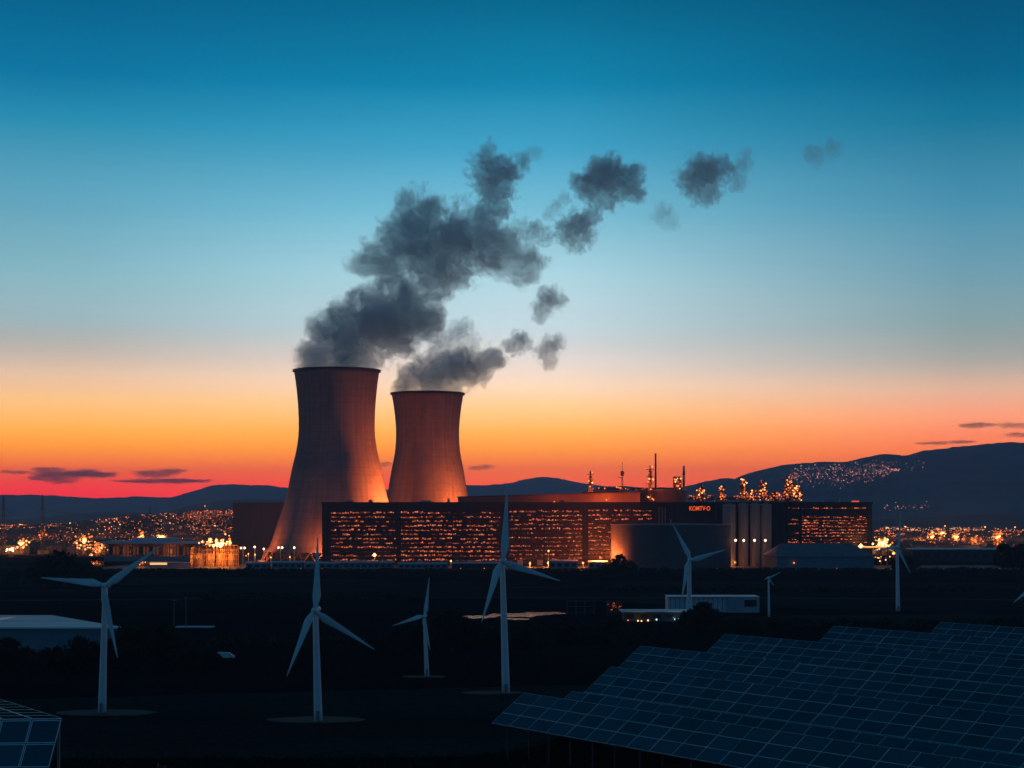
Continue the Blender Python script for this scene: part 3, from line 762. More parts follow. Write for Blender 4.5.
# ---------------------------------------------------------------- halls and sheds around
def hall(name, label, cat, px0, px1, ybase, yeave, D, depth, roofrise, wall, roof, windows=0, wmat=None, group=None, eave=0.6, hip=0.0):
    s_ = D / F; x0 = (px0 - 512) * s_; x1 = (px1 - 512) * s_; ze = H - (yeave - HZ) * s_
    zb = ground((x0 + x1) / 2, D) - 0.3
    root = empty(name, ((x0 + x1) / 2, D, zb), label, cat, group)
    MB().box(x0, x1, D, D + depth, zb, ze).build('wall', wall, root)
    a = MB(); e = eave
    ym = D + depth / 2; zr = ze + roofrise
    n = len(a.v)
    a.v += [(x0 - e, D - e, ze + .003), (x1 + e, D - e, ze + .003), (x1 + e, D + depth + e, ze + .003), (x0 - e, D + depth + e, ze + .003),
            (x0 - e, D - e, ze + .35), (x1 + e, D - e, ze + .35), (x1 + e, D + depth + e, ze + .35), (x0 - e, D + depth + e, ze + .35), (x0 - e + hip, ym, zr + .35), (x1 + e - hip * 1.5, ym, zr + .35)]
    for f in ((0, 3, 2, 1), (0, 1, 5, 4), (1, 2, 6, 5), (2, 3, 7, 6), (3, 0, 4, 7), (4, 5, 9, 8), (6, 7, 8, 9), (5, 6, 9), (7, 4, 8)): a.face(f)
    a.build('roof', roof, root)
    for k in range(windows):
        x = x0 + (x1 - x0) * (k + 0.5) / windows
        MB().box(x - 0.28 * (x1 - x0) / windows, x + 0.28 * (x1 - x0) / windows, D - 0.12, D - 0.003, zb + (ze - zb) * 0.35, zb + (ze - zb) * 0.75).build('window', wmat or M['glass'], root)
    return root, x0, x1, ze, zb
hall('brown_hall', 'tall plain brown box hall behind the left of the taller tower', 'building', 233, 312, 557, 503, 1800, 60, 0.2, M['brown_clad'], M['dark_metal'])
# low pitched hall in front, right
root, x0, x1, ze, zb = hall('pitched_hall', 'low wide hall with pale pitched roof below the right window block', 'building', 777, 874, 569, 556.8, 1400, 70, 9.4, M['blue_wall'], material('grey_sheet_roof', (0.30, 0.22, 0.24), 0.8, 0.2, 0.1), 0, M['glass'], eave=1.2, hip=9)
lamp_ball(root, (x0 + 13, 1398.5, 5.5), 0.8, M['lamp_orange'])
# small sheds along the plant front
sheds = [(246, 268, 563.5, 'small blue grey shed nearest the glowing steel frame'), (272, 302, 562.8, 'low blue grey shed in front of the taller tower'), (305, 340, 563.5, 'low blue grey shed at the left end of the long building'),
         (343, 392, 562.9, 'long low shed below the left window block'), (398, 447, 564.0, 'low flat shed below the second window block'), (452, 500, 563.6, 'low dark shed left of the tall turbine blade'),
         (549, 577.5, 561.4, 'blue grey shed with flat roof right of the orange yard lamps'), (589, 607, 562.4, 'small blue grey shed left of the round tank')]
for (a, c, ye, lb) in sheds:
    hall('shed', lb, 'shed', a, c, 568, ye, 1422, 16, 0.9, M['blue_wall'] if a != 452 else M['dark_wall'], M['pale_wall'], int((c - a) / 6), M['glass'])
# long dark building on the right and small things there
root, x0, x1, ze, zb = hall('long_shed', 'long dark low building with pale roof edge among the lights on the right', 'building', 913, 1000, 562, 549.6, 1620, 30, 1.0, M['dark_wall'], M['pale_roof'], 9)
hall('low_barn', 'low brown barn beside the right end of the lit ramp', 'barn', 893, 911, 562, 552, 1600, 18, 1.5, M['rust'], M['dark_metal'])
# left long building with colonnade
s_ = 1640 / F
root = empty('terminal_building', ((150 - 512) * s_, 1640, 0), 'long low building with a flat overhanging roof and columns, left of the glowing steel frame', 'building')
x0, x1 = (104 - 512) * s_, (191 - 512) * s_
zr = H - (541.5 - HZ) * s_
MB().box(x0, x1 + 4, 1640, 1690, 0, 4.5).build('podium', M['blue_wall'], root)
MB().box(x0 + 2, x1, 1648, 1688, 4.503, zr - 2).build('wall', M['brown_clad'], root)
MB().box(x0 - 2, x1 + 8, 1636, 1694, zr - 2 + .003, zr).build('roof', M['pale_wall'], root)
MB().box(x0 + 22, x1 - 18, 1660, 1688, zr + .003, zr + 3).build('roof', M['pale_wall'], root)
for k in range(26):
    x = x0 + 1.5 + (x1 - x0 - 3) * k / 25
    MB().box(x - 0.4, x + 0.4, 1641, 1642, 4.503, zr - 2.003).build('column', M['brown_clad'], root)
for k in range(24):
    x = x0 + 3 + (x1 - x0 - 6) * (k + 0.5) / 24
    MB().box(x - 0.9, x + 0.9, 1647.8, 1647.99, 6, zr - 5).build('window', emit('window_faint', (1, 0.25, 0.1), 0.10) if k % 3 else M['glass'], root)
point_light('ceiling_lamp', ((x0 + x1) / 2 + 20, 1644, 9), 2500, (1, 0.3, 0.1), 3, root)
point_light('ceiling_lamp', ((x0 + x1) / 2 - 20, 1644, 9), 1200, (1, 0.3, 0.1), 3, root)
hall('office_block', 'low block with one bright window strip in front of the colonnaded building', 'building', 148, 190, 568, 563.0, 1470, 12, 0.4, M['blue_wall'], M['pale_wall'])
MB_ = MB().box((150 - 512) * 1470 / F, (167 - 512) * 1470 / F, 1469.6, 1469.9, 2.0, 3.9).build('window_strip', emit('window_strip', (1, 0.5, 0.2), 1.4), bpy.data.objects['office_block'])

# glowing steel frame
s_ = 1470 / F
fx0, fx1, fy, fz = (190 - 512) * s_, (238 - 512) * s_, 1470.0, H - (545 - HZ) * s_
root = empty('steel_frame', ((fx0 + fx1) / 2, fy, 0), 'open steel frame structure glowing bright orange from inside', 'structure')
pf = material('frame_paint', (0.45, 0.28, 0.14), 0.7, 0.3, 0.5)
for k in range(25):
    x = fx0 + (fx1 - fx0) * k / 24
    lean = random.uniform(-0.4, 0.4)
    MB().box(x - 0.22 + lean, x + 0.22 + lean, fy, fy + 0.5, 0, fz - random.uniform(0, 4)).build('post', pf, root)
for k in range(5):
    z = 2.5 + (fz - 3) * k / 4
    MB().box(fx0 + (0 if k < 3 else 10), fx1, fy - 0.35, fy - 0.003, z, z + 0.45).build('beam', pf, root)
for k in range(18):
    x = fx0 + (fx1 - fx0) * (k + 0.5) / 18; MB().box(x - 0.25, x + 0.25, fy + 18, fy + 18.5, 0, fz - random.uniform(0.5, 4)).build('post', M['rack'], root)
for k in range(6):
    xa = fx0 + (fx1 - fx0) * k / 6; xb = fx0 + (fx1 - fx0) * (k + 1) / 6
    MB().tube([(xa, fy + 9, 1), (xb, fy + 9, fz - 4)], 0.25, 5).build('brace', M['rack'], root)
MB().box(fx0, fx0 + 0.6, fy + 0.7, fy + 18, 0, fz - 2).build('side_wall', pf, root)
for k in range(4):
    MB().lathe(fx0 + 6 + k * 9, fy + 10, [(3.0, 0), (3.0, fz * 0.62)], 16, cap_top=True).build('vessel', M['rack'], root)
for k in range(46):
    px = 214 + random.gauss(0, 9); py = 544 - abs(random.gauss(0, 4.0)) + random.uniform(0, 3)
    px = min(237, max(194, px))
    q = P(px, py, 1476)
    lamp_ball(root, (q.x, 1476 + random.uniform(0, 6), q.z), random.choice((0.6, 0.9, 1.2)), M[random.choice(('lamp_orange', 'lamp_warm', 'lamp_warm', 'lamp_core'))])
for (px, py, r) in ((217, 544.6, 2.0), (220.4, 545.8, 1.9), (222.6, 543, 1.6), (213.5, 546, 1.2), (226, 544, 1.0)):
    q = P(px, py, 1467); lamp_ball(root, q, r, M['lamp_core'])
    MB().tube([(q.x, 1467.8, 0), (q.x, 1467.8, q.z)], 0.25, 5).build('lamp_post', pf, root)
for px, pw in ((198, 50000), (208, 60000), (218, 120000), (230, 70000)):
    q = P(px, 549, 1475); point_light('lamp_light', (q.x, 1474, 8), pw * 0.07, (1, 0.3, 0.04), 1.5, root)
point_light('lamp_light', (P(222, 549, 1460).x, 1458, 12), 26000, (1, 0.26, 0.04), 1.5, root)

# right bright cluster and lit ramp
def light_cluster(px, py, D, label, n, sx, sy, mats, light, core=1.6, cat='lights', name='yard_light_cluster'):
    c = P(px, py, D); gz = ground(c.x, D)
    root = empty(name, (c.x, D, gz), label, 'light mast')
    s_ = D / F
    fr = MB(); lattice(fr, c.x, D, gz, c.z + sy * s_ * 0.8, 1.6, 1.0, 8, 0.25); fr.build('lattice', M['rack'], root)
    fr = MB()
    for k in range(4):
        z = max(gz + 1, c.z + (k - 2) * sy * s_ * 0.5)
        fr.box(c.x - sx * s_, c.x + sx * s_, D + 0.5, D + 1.1, z, z + 0.4)
    fr.build('gantry', M['rack'], root)
    for k in range(n):
        lamp_ball(root, (c.x + random.gauss(0, sx * 0.6) * s_, D - 1.8 + random.uniform(-2, 2), max(gz + 0.8, c.z + random.gauss(0, sy * 0.5) * s_)), random.choice((0.5, 0.8, 1.1)) * s_ * 1.1, M[random.choice(mats)])
    if core: lamp_ball(root, (c.x, D - 4, c.z), core * s_, M['lamp_core'])
    if core: lamp_ball(root, (c.x + 1.6 * s_, D - 4, c.z + 0.8 * s_), core * s_ * 0.8, M['lamp_core'])
    if light: point_light('lamp_light', (c.x, D - 8, c.z + 2), light * 0.1, (1, 0.34, 0.08), 1.5, root)
wm = ('lamp_warm', 'lamp_orange', 'lamp_orange', 'lamp_dim')
light_cluster(882, 544, 1900, 'brightest yellow white light cluster touching the right end of the long building', 60, 7, 6, ('lamp_warm', 'lamp_warm', 'lamp_orange', 'lamp_core'), 500000, 2.2)
light_cluster(931, 537, 2500, 'yellow light cluster left of the middle in the right hand lights', 26, 4, 5, wm, 500000, 1.3)
light_cluster(941, 533.5, 2600, 'small white topped light in the right hand lights', 18, 3, 4, wm, 200000, 1.1)
light_cluster(955, 537.5, 2400, 'yellow light cluster in the middle of the right hand lights', 26, 4, 5, wm, 500000, 1.5)
light_cluster(997, 537, 1900, 'tall bright light mast by the trees at the right edge', 46, 5, 7, wm, 400000, 1.4)
light_cluster(975, 540, 2100, 'dim orange light cluster left of the bright mast at the right', 20, 7, 4, ('lamp_orange', 'lamp_dim'), 200000, 0)
light_cluster(22, 544, 1900, 'orange light cluster near the left edge', 30, 4.5, 5, wm, 400000, 1.7)
light_cluster(11, 549.5, 1800, 'small white lights low at the left edge', 14, 4, 1.5, ('lamp_warm', 'lamp_white', 'lamp_orange'), 60000, 0.8)
light_cluster(84.5, 541.5, 1900, 'orange light cluster with white centre above the bushes', 50, 9, 8, wm, 500000, 1.6)
light_cluster(98, 548, 1850, 'tall orange glowing stack lights left of the colonnaded building', 50, 7, 7, ('lamp_orange', 'lamp_orange', 'lamp_dim', 'lamp_warm'), 300000, 0)
light_cluster(42.5, 534.5, 2300, 'dim orange mast lights below the second pylon', 14, 2.5, 4, ('lamp_orange', 'lamp_dim'), 100000, 0)
light_cluster(142, 536, 2000, 'slim orange lights standing behind the colonnaded building', 26, 2.2, 5, wm, 200000, 0.8)
light_cluster(162, 537, 1950, 'bright lights right of the slim ones behind the colonnaded building', 24, 4, 2.6, ('lamp_warm', 'lamp_orange', 'lamp_white'), 200000, 1.3)
light_cluster(98, 563, 1500, 'low orange lights beside the bushes', 12, 6, 2.2, ('lamp_orange', 'lamp_dim', 'lamp_dim'), 20000, 0)
light_cluster(143, 563, 1480, 'low orange lights in front of the colonnaded building', 16, 6, 1.6, ('lamp_orange', 'lamp_dim', 'lamp_warm'), 30000, 0)

root = empty('lit_ramp', (P(872, 548, 1450).x, 1450, 0), 'raised road ramp with a bright light trail curving down by the pitched hall', 'ramp')
pts = [P(858, 546.6, 1500), P(866, 547.2, 1500), P(882, 547.3, 1495), P(888, 549.2, 1480), P(893, 551.6, 1460), P(898, 555.2, 1440), P(904, 561, 1420)]
dk = MB(); st = MB()
for a, c in zip(pts, pts[1:]):
    dk.hexa([(a.x, a.y, a.z - 1.2), (c.x, c.y, c.z - 1.2), (c.x + 2, c.y + 8, c.z - 1.2), (a.x + 2, a.y + 8, a.z - 1.2), (a.x, a.y, a.z - .3), (c.x, c.y, c.z - .3), (c.x + 2, c.y + 8, c.z - .3), (a.x + 2, a.y + 8, a.z - .3)])
dk.build('deck', M['conc_wall'], root)
for a in pts[:-1]: MB().box(a.x - .5, a.x + .5, a.y + 3, a.y + 4, 0, a.z - 1.21).build('pier', M['conc_wall'], root)
MB().tube([p + Vector((0, -0.4, 0.3)) for p in pts[:3]], 0.5, 5).build('light_trail', emit('light_trail', (1, 0.5, 0.16), 1.6), root)  # glowing tubes stand in for the light trail along the roadway
MB().tube([p + Vector((0, -0.4, 0.3)) for p in pts[2:6]], 0.35, 5).build('light_trail', emit('light_trail_dim', (1, 0.4, 0.14), 0.7), root)
lamp_ball(root, pts[0] + Vector((2, -2, 0.6)), 1.9, M['lamp_core']); lamp_ball(root, P(893.5, 553.4, 1435), 1.3, M['lamp_warm'])
for k in range(30): lamp_ball(root, P(random.uniform(868, 906), 559 + random.uniform(-2.4, 2.6), 1435), random.uniform(0.3, 0.7), M[random.choice(('lamp_dim', 'lamp_orange', 'lamp_warm'))])
point_light('lamp_light', pts[1] + Vector((0, -4, 6)), 6000, (1, 0.4, 0.12), 1.5, root)
point_light('lamp_light', P(893, 552, 1425), 4000, (1, 0.35, 0.1), 1.5, root)

# ---------------------------------------------------------------- town lights
tcol = [(1.0, 0.16, 0.035), (1.0, 0.20, 0.05), (1.0, 0.25, 0.07), (1.0, 0.36, 0.13), (1.0, 0.12, 0.03)]
def town_lights(name, label, items, hfun, pole=6.0, bright=(0.3, 0.7, 1.4, 2.8, 4.5), size=0.45, cols=tcol):
    """items: list of (x, y); each a lamp ball on a thin pole standing on the terrain"""
    mb = MB()
    for (x, y) in items:
        g0 = hfun(x, y); s_ = y / F
        br = random.choice(bright); c = random.choice(cols)
        r = s_ * size * random.choice((0.6, 0.8, 1.0, 1.3))
        z = g0 + pole * random.uniform(0.6, 1.4)
        mb.octa((x, y, z), r, 0, tuple(v * br for v in c))
        w_ = 0.12
        n = len(mb.v); mb.v += [(x - w_, y, g0), (x + w_, y, g0), (x + w_, y, z - r), (x - w_, y, z - r)]; mb.face((n, n + 1, n + 2, n + 3), 1, (0, 0, 0))
    o = mb.build(name, [M['glow'], M['rack']]); return tag(o, label, None, None, 'stuff')
def scatter(n, px0, px1, D0, D1, bias=1.0, clump=0.0):
    out = []
    cent = [(random.uniform(px0, px1), random.random()) for _ in range(14)]
    for _ in range(n):
        if random.random() < clump:
            cpx, ct = random.choice(cent); px = random.gauss(cpx, 8); t_ = min(1, max(0, random.gauss(ct, 0.12)))
            if not px0 <= px <= px1: continue
        else:
            px = random.uniform(px0, px1); t_ = random.random()
        iv = 1 / D0 + (1 / D1 - 1 / D0) * t_ ** bias
        D = 1 / iv
        out.append(((px - 512) * D / F, D))
    return out
town_lights('left_town_lights', 'dense carpet of small orange town lights on the plain at the left', scatter(2100, -30, 236, 2150, 5400, 0.9, 0.3), ground, size=0.36)
town_lights('left_town_lights', 'line of far orange town lights under the left foothills', scatter(160, -30, 236, 5000, 5700), ground, bright=(0.8, 1.6, 2.6))
pts_ = []
while len(pts_) < 1000:
    px = random.gauss(206, 26); D = random.uniform(2500, 4300)
    if 146 < px < 330: 
        x = (px - 512) * D / F
        if ground(x, D) > 6: pts_.append((x, D))
town_lights('hillside_town_lights', 'speckled orange lights of the town rising over the low hill at the left', pts_, ground, size=0.34, bright=(0.4, 0.8, 1.3, 2.2))
town_lights('right_town_lights', 'dense carpet of small orange town lights on the plain at the right', scatter(2400, 874, 1060, 2050, 4000, 0.9, 0.3), ground, size=0.36)
town_lights('right_town_lights', 'string of whitish far lights under the right mountain', scatter(110, 880, 985, 4050, 4500, 1, 0.5) , ground, bright=(0.8, 1.5, 2.4), cols=[(1, 0.40, 0.16), (1, 0.55, 0.28)])
town_lights('right_town_lights', 'sparse far lights in the dark plain at the right', scatter(70, 880, 1060, 3300, 4300, 1, 0.4), ground, bright=(0.6, 1.2, 2), cols=[(1, 0.6, 0.35), (1, 0.45, 0.3)])
# village up on the mountain flank
pts_ = []
def inv_h(px, py):
    lo = 5200
    best = None
    D = 5300
    while D < 8190:
        x = (px - 512) * D / F
        z = right_h(x, D)
        if H - (py - HZ) * D / F <= z: return x, D
        D += 25
    return None
vil = []
while len(vil) < 560:
    px = random.uniform(790, 900); u_ = (px - 790) / 110
    cyv = 478 - 6 * u_; hw = 17 * math.sin(math.pi * min(1, max(0.04, u_ * 1.0 + 0.06))) ** 0.7
    py = random.gauss(cyv, hw * 0.5)
    if abs(py - cyv) > hw or py < lerp_tab(ridge_r, px) + 3: continue
    q = inv_h(px, py)
    if q: vil.append(q)
for _ in range(30):
    q = inv_h(random.uniform(880, 925), random.uniform(463, 474))
    if q: vil.append(q)
for _ in range(40):
    q = inv_h(random.uniform(884, 930), random.gauss(509.5, 2.0))
    if q: vil.append(q)
town_lights('mountain_village_lights', 'pinkish village lights scattered over the right mountain flank', vil, right_h, pole=8, bright=(0.6, 1.2, 2.0, 3.2), size=0.30, cols=[(1, 0.36, 0.24), (1, 0.48, 0.36), (1, 0.28, 0.2)])
# houses under the lights
def town_houses(name, label, items, hfun):
    mb = MB()
    for (x, y) in items:
        g0 = hfun(x, y); a = random.uniform(5, 14); d_ = random.uniform(5, 10); h_ = random.uniform(4, 10)
        mb.box(x - a, x + a, y, y + d_, g0 - 1, g0 + h_)
        if random.random() < 0.6:
            q = random.uniform(-a * 0.7, a * 0.5); c = random.choice(tcol); br = random.choice((0.2, 0.4, 0.8))
            mb.box(x + q, x + q + 2.0, y - 0.2, y - 0.01, g0 + 2, g0 + 3.6, 1, tuple(v * br for v in c))
    mb.has_c = True
    o = mb.build(name, [material('town_walls', (0.18, 0.15, 0.13), 0.9, 0.3, 0.02), M['glow_win']]); return tag(o, label, None, None, 'stuff')
town_houses('left_town_houses', 'low dark houses of the town under the orange lights at the left', scatter(520, -30, 236, 1900, 4800), ground)
town_houses('right_town_houses', 'low dark houses of the town under the orange lights at the right', scatter(420, 874, 1060, 1900, 3400), ground)
for (px, D, pw) in ((20, 2500, 1.6e6), (70, 2600, 1.4e6), (120, 2500, 1.2e6), (170, 2600, 1.4e6), (215, 2400, 1.6e6), (205, 3300, 2e6), (905, 2400, 1.4e6), (945, 2500, 2e6), (985, 2300, 1.5e6), (1015, 2300, 1.0e6)):  # masts added to throw an orange glow on the town ground and houses
    x = (px - 512) * D / F
    root = empty('town_fill_mast', (x, D, ground(x, D)), 'high mast flood lamp over the town lights, %s' % ('%s' % {20: 'nearest the left edge', 70: 'second from the left edge', 120: 'above the left of the colonnaded building', 170: 'above the right of the colonnaded building', 215: 'behind the glowing steel frame', 205: 'on the low hill', 905: 'beside the right end of the long building', 945: 'in the middle of the right hand lights', 985: 'by the tall bright mast at the right', 1015: 'nearest the right edge'}[px]), 'floodlight', 'added fill lamps over the town')
    MB().tube([(x, D, ground(x, D)), (x, D, ground(x, D) + 24)], 0.4, 6).build('pole', M['dark_metal'], root)
    MB().octa((x, D, ground(x, D) + 25.6), 1.0).build('lamp_head', M['lamp_warm'], root)
    point_light('lamp_light', (x, D, ground(x, D) + 28), pw * 0.03, (1, 0.27, 0.06), 2, root)

# ---------------------------------------------------------------- pylons at the left
def pylon(px, ytop, D, label, arms):
    s_ = D / F; x = (px - 512) * s_; zt = H - (ytop - HZ) * s_; gz = ground(x, D)
    root = empty('power_pylon', (x, D, gz), label, 'pylon')
    mb = MB(); lattice(mb, x, D, gz, zt, 1.7, 0.5, 22, 0.22); mb.build('lattice', M['dark_metal'], root)
    for ay, wd in arms:
        z = H - (ay - HZ) * s_
        MB().box(x - wd, x + wd, D - .3, D + .3, z - .3, z + .3).build('cross_arm', M['dark_metal'], root)
    return x, D, zt
a1 = pylon(3.5, 496, 1900, 'dark pylon with cross arms at the very left edge', [(509.5, 5), (516, 4)])
a2 = pylon(42.5, 495, 1900, 'slender dark pylon with a cable running right, second from the left edge', [(508, 2.5)])
def cable(p, q, sag, label):
    pts = []
    for k in range(25):
        t_ = k / 24; pt = Vector(p).lerp(Vector(q), t_); pt.z -= sag * 4 * t_ * (1 - t_); pts.append(pt)
    o = MB().tube(pts, 0.17, 4).build('power_cable', M['dark_metal']); tag(o, label, 'cable'); move_origin(o, p)
cable(P(42.5, 508.5, 1900), P(150, 512.5, 2300), 6, 'thin dark cable sagging right from the slender pylon')
cable(P(3.5, 509.5, 1900), P(42.5, 508.5, 1900), 7, 'thin dark cable between the two pylons at the left')
pylon(150, 507, 2300, 'faint distant pole carrying the cable end behind the colonnaded building', [(512.5, 2)])

# ---------------------------------------------------------------- wind turbines
def turbine(hub, base_py, base_px, tips, label, wb, wt, D=None, chord=6.0, depth=0.25):
    D = D or GD(base_py); s_ = D / F
    b0 = P(base_px, base_py, D); h0 = P(hub[0], hub[1], D)
    gz = ground(b0.x, D)
    root = empty('wind_turbine', (b0.x, D, gz), label, 'wind turbine', 'white three-bladed wind turbines on the dark field')
    rb, rt = wb * s_ / 2, wt * s_ / 2
    n = 10
    MB().tube([(b0.x + (h0.x - b0.x) * k / n, D, gz + (h0.z - rt * 0.9 - gz) * k / n) for k in range(n + 1)], [rb + (rt - rb) * (k / n) ** 0.85 for k in range(n + 1)], 20).build('tower', M['white'], root, smooth=True)
    x, z = h0.x, h0.z
    r = rt * 1.15
    # nacelle: rounded box behind the rotor
    na = MB(); na.tube([(x, D - 1.4 * r, z), (x, D - 1.1 * r, z), (x + .5 * r, D + 2.6 * r, z + .1 * r), (x + .6 * r, D + 3.6 * r, z + .1 * r)], [0.8 * r, 1.05 * r, 1.0 * r, 0.6 * r], 12)
    na.build('nacelle', M['white'], root, smooth=True)
    yr = D - 2.3 * r
    hb = MB().tube([(x, D - 1.4 * r, z), (x, yr - .3 * r, z), (x, yr - 0.9 * r, z), (x, yr - 1.5 * r, z)], [1.0 * r, 1.0 * r, 0.75 * r, 0.12 * r], 14)
    hub_o = hb.build('hub', M['white'], root, smooth=True)
    for (tx, ty) in tips:
        tp = P(tx, ty, D)
        d = Vector((tp.x - x, 0, tp.z - z)); L = d.length; d.normalize()
        side = Vector((d.z, 0, -d.x))
        ns = 16; bl = MB(); ch = chord * 1.15 * s_; base = 0; m = 10
        for k in range(ns + 1):
            t_ = k / ns
            if t_ < 0.2: c = 0.42 + (1.0 - 0.42) * sstep(t_ / 0.2)
            else: c = 1.0 - 0.9 * ((t_ - 0.2) / 0.8) ** 0.8
            th = (0.42 if t_ < 0.05 else 0.42 - 0.30 * sstep(t_ / 0.3)) * (1 - 0.7 * t_)
            tw = R(28) * (1 - t_) ** 2
            cdir = side * math.cos(tw) + Vector((0, 1, 0)) * math.sin(tw)
            ndir = d.cross(cdir).normalized()
            ctr = Vector((x, yr - 0.2 * r, z)) + d * (L * t_) + Vector((0, 1, 0)) * (depth * d.x * L * t_ - 0.03 * L * t_ * t_) + side * (0.18 * ch * c)
            for q in range(m):
                a = 2 * math.pi * q / m
                bl.v.append(tuple(ctr + cdir * (math.cos(a) * ch * c / 2) + ndir * (math.sin(a) * ch * max(th, 0.035) / 2)))
        for k in range(ns):
            for q in range(m):
                bl.face((k * m + q, k * m + (q + 1) % m, (k + 1) * m + (q + 1) % m, (k + 1) * m + q))
        bl.face(tuple(range(m))[::-1]); bl.face(tuple(ns * m + q for q in range(m)))
        bl.build('blade', M['white'], hub_o, smooth=True)
    MB().box(b0.x - rb * 0.35, b0.x + rb * 0.35, D - rb * 1.02, D - rb * 0.8, gz + 0.2, gz + 2.3).build('door', M['grey_metal'], root)
    return b0.x, D

def pad(px, py, wpx, label):
    D = GD(py); x = (px - 512) * D / F; r = wpx / 2 * D / F
    mb = MB(); n = 40; base = 0
    ring = []
    for k in range(n):
        a = 2 * math.pi * k / n; q = r * (1 + 0.08 * mnoise.noise(Vector((math.cos(a) * 2, math.sin(a) * 2, px))))
        ring.append((x + q * math.cos(a), D + q * 0.55 * math.sin(a)))
    for k in range(n): mb.v.append((ring[k][0], ring[k][1], ground(x, D) + 0.12))
    for k in range(n): mb.v.append((ring[k][0] * 1.0, ring[k][1], ground(x, D) - 0.4))
    mb.face(tuple(range(n)))
    for k in range(n): mb.face((n + k, n + (k + 1) % n, (k + 1) % n, k))
    tag(mb.build('gravel_pad', M['gravel']), label, kind='structure')

turbine((105.3, 585.5), 713, 102, [(47, 577), (160, 545.5), (119, 657.5)], 'white wind turbine in front of the pale roofed warehouse at the left', 8.6, 5, chord=7.5); pad(106, 713, 100, 'pale gravel pad')
turbine((315.4, 609.7), 721.4, 318.3, [(318.6, 535.5), (374, 649.5), (289, 674.8)], 'white wind turbine in front of the left window block, one blade straight up', 9, 5.5, chord=7.5); pad(316, 720, 100, 'pale gravel pad')
turbine((424.4, 616), 677, 427, [(429.4, 577), (393.5, 625), (430.5, 650)], 'small white wind turbine between the two larger middle ones', 5, 3, chord=4.2); pad(424, 677, 44, 'pale gravel pad')
turbine((502.4, 560.4), 693, 506, [(507.2, 483), (560.5, 581), (482, 621.5)], 'tallest white wind turbine, its blade crossing the long building', 8.4, 5, chord=7.5); pad(492, 693, 60, 'pale gravel pad')
turbine((689.4, 559.6), 629, 689, [(672, 524.5), (726, 549.5), (681, 598.5)], 'white wind turbine in front of the round tank', 6, 3.6, chord=5.2)
turbine((897.2, 547), 611.5, 898, [(899.5, 513), (872, 551), (910, 573)], 'slim wind turbine at the right in front of the lit ramp', 4.4, 2.8, chord=3.2)
turbine((768.6, 577.5), 617.5, 769, [(781.5, 571.5), (763.6, 579.5), (774, 586)], 'tiny turbine with short blades right of the white container building', 2.4, 1.8, chord=1.8)
turbine((1034, 586), 655, 1035, [(1010, 602), (1022.5, 630), (1050, 560)], 'wind turbine mostly outside the right edge, only blade tips in view', 6, 4, D=520, chord=5)

# ---------------------------------------------------------------- trees and shrubs
def crown_mesh(name, seed, n_cl, n_leaf, leaf, rx, rz, z0, shape=1.0):
    rnd = random.Random(seed); mb = MB()
    for c in range(n_cl):
        a = rnd.uniform(0, 6.283); rr = rnd.random() ** 0.5; t_ = rnd.random()
        env = math.sin(math.pi * min(0.97, max(0.1, t_ * 0.9 + 0.08))) ** 0.6 * (1 - 0.25 * t_ * shape)
        cx, cy_, cz = math.cos(a) * rr * rx * env, math.sin(a) * rr * rx * env, z0 + t_ * rz
        cr = rnd.uniform(0.14, 0.30) * rx
        for _ in range(n_leaf):
            v = Vector((rnd.gauss(0, 1), rnd.gauss(0, 1), rnd.gauss(0, 0.8))).normalized() * cr * rnd.random() ** 0.4
            p = Vector((cx, cy_, cz)) + v
            u_ = Vector((rnd.gauss(0, 1), rnd.gauss(0, 1), rnd.gauss(0, 1))).normalized(); w_ = u_.orthogonal().normalized()
            l = leaf * rnd.uniform(0.6, 1.4)
            mb.quad(p - u_ * l - w_ * l * .6, p + u_ * l - w_ * l * .6, p + u_ * l + w_ * l * .6, p - u_ * l + w_ * l * .6)
    return mb
def trunk_mesh(seed, h, r, rx):
    rnd = random.Random(seed); mb = MB()
    mb.tube([(0, 0, -0.4), (0.1, 0, h * 0.3), (-0.1, 0.1, h * 0.6), (0.05, 0, h * 0.9)], [r, r * 0.8, r * 0.5, r * 0.12], 7)
    for k in range(7):
        a = rnd.uniform(0, 6.28); z = h * rnd.uniform(0.25, 0.7)
        mb.tube([(0, 0, z), (math.cos(a) * rx * 0.4, math.sin(a) * rx * 0.4, z + h * 0.14), (math.cos(a) * rx * 0.75, math.sin(a) * rx * 0.75, z + h * 0.22)], [r * 0.4, r * 0.25, r * 0.06], 5)
    return mb
protos = {}
